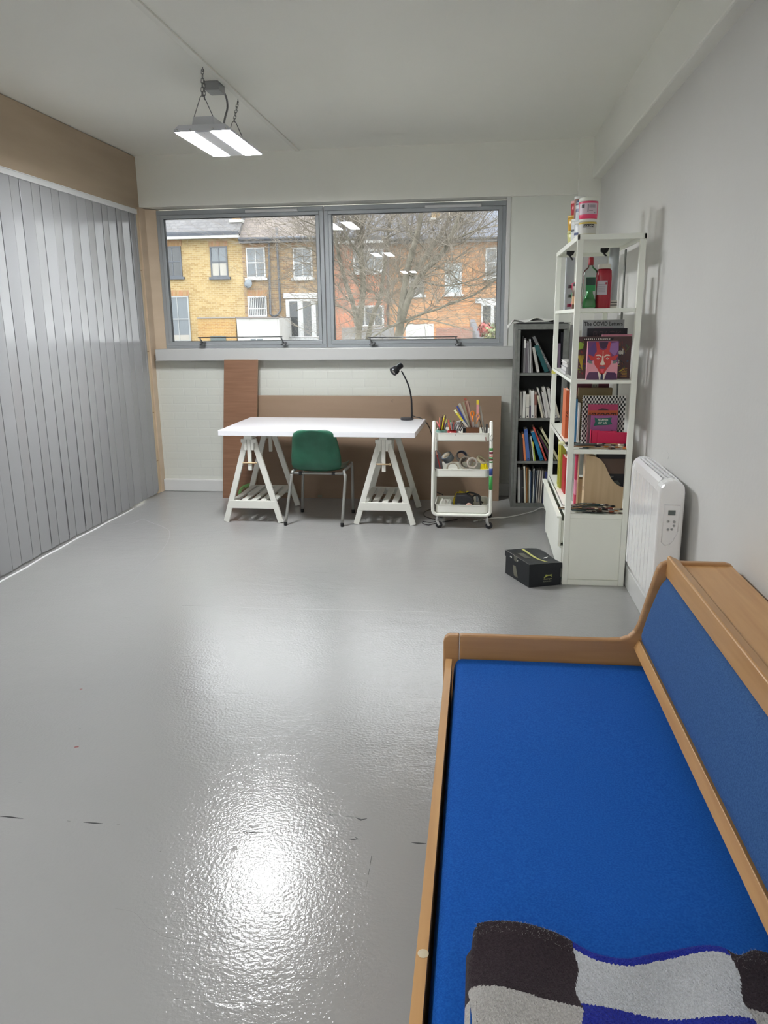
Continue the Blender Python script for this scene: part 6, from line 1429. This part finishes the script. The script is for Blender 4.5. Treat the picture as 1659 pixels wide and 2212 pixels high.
t = thing('wooden_box', ((A.x + B.x) / 2, 5.80, ZB), 'small dovetailed brown wooden box of rulers and scissors on the trolley', 'box')
wbx = wood_mat('box_wood', (112, 72, 44), (92, 56, 34), axis=0); b = MB(); zt = A.z
b.box(A.x, B.x, 5.75, 5.756, ZB + .001, zt); b.box(A.x, B.x, 5.834, 5.84, ZB + .001, zt); b.box(A.x, A.x + .006, 5.756, 5.834, ZB + .001, zt); b.box(B.x - .006, B.x, 5.756, 5.834, ZB + .001, zt); b.box(A.x, B.x, 5.75, 5.84, ZB, ZB + .005)
for i in range(4):
    for x in (A.x, B.x - .006): b.box(x, x + .006, 5.7495, 5.75, ZB + .012 + i * .016, ZB + .019 + i * .016, 1)
b.build('box_body', [wbx, C((66, 40, 24))], t)
GF = 'rulers and strips standing in the wooden box'
def strip_thing(uv0, uv1, w_, y0, y1, cols, label, name='ruler', cat='ruler', th=.002, marks=False):
    B_, T_ = U(*uv0, y0), U(*uv1, y1); B_.z = max(B_.z - .02, ZB + .006); d = (T_ - B_); L_ = d.length; d.normalize(); s_ = d.cross(Y).normalized()
    b = MB(); n = len(cols); mats = []
    for i, (f0, f1, col) in enumerate(cols):
        mats.append(C(col, .35)); b.bar(B_ + d * L_ * f0, B_ + d * L_ * f1, w_, th, i, up=(0, 1, 0))
    if marks:
        mats.append(C((60, 60, 66)))
        for i in range(24): p = B_ + d * L_ * (.3 + .028 * i) - Y * (th * .6) + s_ * w_ * .30; b.bar(p, p + s_ * w_ * (.16 if i % 5 else .24), .0008, .0004, n, up=(0, 1, 0))
    return tag(b.build(name, mats), label, cat, GF)
strip_thing((1010, 700), (640, 265), .0150, 5.775, 5.77, ((0, .5, (214, 210, 196)), (.5, .86, (226, 210, 70)), (.86, 1, (238, 236, 190))), 'white and yellow strip leaning furthest left out of the wooden box')
strip_thing((1000, 720), (700, 180), .012, 5.785, 5.79, ((0, .45, (90, 110, 140)), (.45, 1, (44, 66, 150))), 'blue strip behind the yellow one in the wooden box')
strip_thing((1010, 720), (745, 120), .019, 5.795, 5.80, ((0, 1, (176, 172, 162)),), 'clear scratched ruler with marks leaning left in the wooden box', marks=True)
strip_thing((1030, 720), (830, 85), .009, 5.803, 5.81, ((0, 1, (140, 138, 110)),), 'thin olive grey ruler in the wooden box')
strip_thing((1040, 720), (880, 80), .007, 5.81, 5.815, ((0, 1, (128, 74, 62)),), 'thin reddish brown stick in the wooden box', 'stick', 'stick')
strip_thing((1075, 720), (915, 60), .016, 5.818, 5.825, ((0, 1, (196, 160, 146)),), 'pinkish paint-smeared stick in the wooden box', 'stick', 'stick')
strip_thing((1060, 720), (960, 80), .005, 5.826, 5.828, ((0, 1, (98, 52, 50)),), 'slim maroon stick behind the pinkish one', 'stick', 'stick')
strip_thing((1155, 720), (1160, 40), .017, 5.79, 5.79, ((0, .35, (206, 200, 190)), (.35, .60, (190, 150, 180)), (.60, .86, (224, 158, 160)), (.86, 1, (230, 206, 60))), 'upright strip dabbed pink with a yellow tip in the wooden box')
strip_thing((1330, 760), (1210, 185), .013, 5.80, 5.80, ((0, 1, (156, 152, 144)),), 'long grey translucent ruler leaning at the right of the wooden box', marks=True)
strip_thing((1290, 760), (1205, 480), .006, 5.785, 5.785, ((0, 1, (40, 40, 42)),), 'short black rod right of the wooden box', 'stick', 'stick')
A = U(883, 25, 5.822); b = MB(); b.ball(A, .011, 6, sc=(1, .6, 1)); tag(b.build('rubber_tip', C((160, 84, 66), .6)), 'brown rounded rubber tip above the pinkish stick', 'eraser')
def scissors(c, a_deg, hcol, label, y, ring_r=.016, L_=.09):
    t = thing('scissors', c, label, 'scissors'); 
    for s_ in (-1, 1):
        a = math.radians(a_deg + s_ * 9); dn = Vector((math.sin(a), 0, -math.cos(a)))
        b = MB(); pv = c + Vector((math.sin(math.radians(a_deg)), 0, -math.cos(math.radians(a_deg)))) * .055
        cc = pv - dn * .060 + Vector((s_ * .008, 0, 0)); b.tube([cc + Vector((math.cos(k * PI / 6) * ring_r * .75, 0, math.sin(k * PI / 6) * ring_r * 1.25)) for k in range(12)], .0040, 6, closed=True)
        b.tube([cc - Vector((0, 0, ring_r)), pv], [.0055, .0045], 6); b.build('handle', C(hcol, .4), t)
        b = MB(); e = pv + Vector((math.sin(math.radians(a_deg - s_ * 3)), 0, -math.cos(math.radians(a_deg - s_ * 3)))) * L_ * .55; e.z = max(e.z, ZB + .008); b.bar(pv + Y * s_ * .001, e + Y * s_ * .001, .009, .0015, 0, up=(0, 1, 0)); b.build('blade', chrome, t)
scissors(U(1045, 365, 5.765), 6, (236, 132, 36), 'orange-handled scissors, handles up in the wooden box', 5.765)
scissors(U(1165, 420, 5.765), -10, (222, 150, 96), 'smaller scissors with pale orange and black handles', 5.765, .013)
b = MB(); A, B = U(1340, 580, 5.80), U(1385, 760, 5.80); b.box(A.x, B.x, 5.79, 5.81, ZB + .001, A.z); b.box(A.x + .002, B.x + .006, 5.788, 5.812, ZB + .001, ZB + .03); tag(b.build('bulldog_clip', C((58, 56, 58), .35)), 'dark metal clip standing at the right end of the trolley top tray', 'clip')
b = MB(); A = U(1430, 880, 5.69); P = [A + Vector((.0, -.016, .03)), A + Vector((-.012, -.016, -.02)), A + Vector((.010, -.016, -.016)), A + Vector((.016, -.016, .02))]; b.tube(spline([TX1 * X + Y * 5.682 + Z * .725, TX1 * X + Y * 5.680 + Z * .70 - X * .012, TX1 * X + Y * 5.680 + Z * .675, TX1 * X + Y * 5.682 + Z * .70 + X * .012], 4), .0016, 6)
tag(b.build('wire_twist', C((90, 92, 92), .3)), 'twist of wire hooked on the right trolley tube', 'wire')
b = MB(); A = U(1240, 740, 5.8)
# middle tray
ZM = .4015
def roll(c, ax, R_, r, w_, col, core, label, group='rolls of tape on the trolley middle tray'):
    c = Vector(c); t = thing('tape_roll', c, label, 'tape', group); c = Vector(c); ax = Vector(ax).normalized()
    b = MB(); b.lathe([(r + .002, -w_ / 2), (R_ - .001, -w_ / 2), (R_, -w_ / 2 + .001), (R_, w_ / 2 - .001), (R_ - .001, w_ / 2), (r + .002, w_ / 2)], c, ax, n=36, closed=True); b.build('tape', C(col, .45), t)
    b = MB(); b.lathe([(r - .001, -w_ / 2 - .0005), (r + .0022, -w_ / 2 - .0005), (r + .0022, w_ / 2 + .0005), (r - .001, w_ / 2 + .0005)], c, ax, n=36, closed=True); b.build('core', C(core, .7), t)
t = thing('pouch', U(250, 1400, 5.78), 'grey translucent pouch leaning out of the trolley middle tray', 'pouch')
b = MB(); Q = [U(110, 1205, 5.735), U(235, 1170, 5.75), U(330, 1240, 5.76), U(400, 1560, 5.76), U(225, 1580, 5.75)]; Q[3].z = Q[4].z = ZM + .01
o_ = Vector((0, .018, 0)); n_ = len(Q); b.add(Q + [q + o_ for q in Q], [list(range(n_))[::-1], list(range(n_, 2 * n_))] + [(i, (i + 1) % n_, n_ + (i + 1) % n_, n_ + i) for i in range(n_)]); recalc(b.build('body', mat('grey_vinyl', (94, 90, 94), .3, var=10, vscale=30), t, bevel=.003))
def stick2(p, q, r, col, label, tip):
    t = thing('pencil', p, label, 'pencil'); m_ = Vector(p).lerp(Vector(q), .82); b = MB(); b.tube([p, m_], r, 8); b.build('barrel', C(col, .35), t); b = MB(); b.tube([m_, q], [r, r * .5], 8); b.build('tip', C(tip), t)
p = U(335, 1560, 5.728); p.z = ZM + .03; stick2(p, U(232, 1185, 5.725), .0045, (196, 60, 56), 'red pencil with a pale blunt end leaning on the grey pouch', (232, 176, 150))
roll(U(490, 1330, 5.83), (-.45, -.35, .75), .043, .030, .048, (104, 112, 118), (190, 180, 160), 'silver grey duct tape roll tipped on its side')
c = U(605, 1545, 5.765); roll((c.x, c.y, ZM + .052), (.05, -1, .25), .050, .038, .024, (196, 190, 174), (150, 140, 120), 'beige masking tape roll, leftmost of the front rolls')
roll(U(800, 1300, 5.87), (.3, -1, .75), .046, .036, .030, (150, 146, 140), (40, 42, 66), 'grey tape roll with a dark inside at the back')
c = U(900, 1440, 5.80); roll((c.x, c.y, c.z), (-.25, -1, .1), .050, .037, .036, (176, 168, 156), (120, 112, 100), 'wide pale masking tape roll behind the small one')
c = U(1035, 1450, 5.745); roll((c.x, c.y, c.z), (.1, -1, .05), .042, .027, .026, (186, 178, 170), (150, 140, 128), 'smaller thick-walled masking tape roll, rightmost of the front rolls')
roll(U(1255, 1390, 5.80), (.52, -.25, .8), .046, .036, .016, (218, 206, 176), (190, 180, 150), 'cream tape roll lying tilted at the right of the middle tray')
b = MB(); rnd = random.Random(2)
def crumple(x0, x1, y0, y1, z0, z1, seed, n=14, amp=.35):
    rnd = random.Random(seed); R = {}
    b = MB(); G = [[rnd.random() for _ in range(n + 1)] for _ in range(n + 1)]
    def fn(u, v):
        i, j = min(n, int(u * n + .5)), min(n, int(v * n + .5)); e = min(1, 4 * min(u, 1 - u)) * min(1, 4 * min(v, 1 - v)); e = e ** .4
        return (x0 + (x1 - x0) * u, y0 + (y1 - y0) * v, z0 + (z1 - z0) * e * (1 - amp * G[i][j]))
    b.grid(fn, n, n, 0, smooth=False); b.box(x0 + .004, x1 - .004, y0 + .004, y1 - .004, z0, z0 + .004); return b
A, B = U(1200, 1450, 5.74), U(1410, 1560, 5.74); tag(crumple(A.x, B.x, 5.74, 5.80, ZM, A.z, 5, 9).build('packet', mat('yellow_foil', (226, 206, 20), .25)), 'crinkled bright yellow packet at the right of the middle tray', 'packet')
# bottom tray
ZL = .1235
A, B = at(946, 1070, 'y', 5.78), at(980, 1085, 'y', 5.78)
o = crumple(A.x, B.x, 5.73, 5.90, ZL, .215, 8, 16, .5).build('cloth', mat('white_rag', (206, 206, 196), .8)); q = o.modifiers.new('s', 'SUBSURF'); q.levels = q.render_levels = 2; tag(o, 'crumpled white cloth at the left of the trolley bottom tray', 'cloth')
A, B = at(976, 1063, 'y', 5.88), at(1024, 1085, 'y', 5.88)
tag(crumple(A.x, B.x, 5.83, 5.97, ZL, A.z + .004, 12, 12, .3).build('pouch', mat('gold_foil', (206, 180, 50), .25, metal=.5)), 'shiny gold foil pouch on the trolley bottom tray', 'pouch')
A, B = at(981, 1070, 'y', 5.76), at(1022, 1085, 'y', 5.76)
t = thing('bag', ((A.x + B.x) / 2, 5.77, ZL), 'black nylon bag before the gold pouch on the trolley bottom tray', 'bag')
b = MB(); b.prism([(A.x, ZL), (A.x + .012, A.z + .006), (A.x + .10, A.z + .012), (B.x, A.z - .02), (B.x, ZL)], 'y', 5.735, 5.815); recalc(b.build('body', mat('black_nylon', (34, 34, 38), .5, bump=.3, bscale=60), t, bevel=.008))
b = MB(); b.tube(spline([(A.x + .09, 5.77, A.z), (A.x + .11, 5.77, A.z + .022), (A.x + .15, 5.77, A.z + .015), (A.x + .19, 5.77, A.z - .01), (A.x + .21, 5.77, ZL + .01)], 5), .007, 8); b.build('strap', C((20, 20, 22), .5), t)
b = MB(); b.box(A.x + .025, A.x + .05, 5.7335, 5.735, ZL + .04, ZL + .065); b.build('printed_patch', C((84, 84, 88)), t)
t = thing('buckle', at(1025, 1070, 'y', 5.78), 'black plastic buckle and webbing right of the black bag', 'buckle'); c = at(1028, 1078, 'y', 5.78)
b = MB(); b.tube(spline([c + Vector((-.02, 0, -.02)), c + Vector((-.022, 0, .02)), c + Vector((.008, 0, .034)), c + Vector((.03, 0, .02)), c + Vector((.034, 0, -.012)), c + Vector((.055, 0, -.03))], 5), .007, 6); b.build('webbing', C((28, 28, 30), .5), t)
b = MB(); b.bar(c + Vector((.008, -.01, .026)), c + Vector((.012, -.01, -.02)), .018, .01, up=(0, 1, 0)); b.build('clip', C((84, 88, 92), .35), t)
c = at(1013, 1082, 'y', 5.732); b = MB(); b.ball((c.x, 5.728, ZL + .055), .017, 8, sc=(1.2, .5, 1)); tag(b.build('sponge', C((206, 168, 152), .8)), 'round flesh-pink sponge against the black bag', 'sponge')
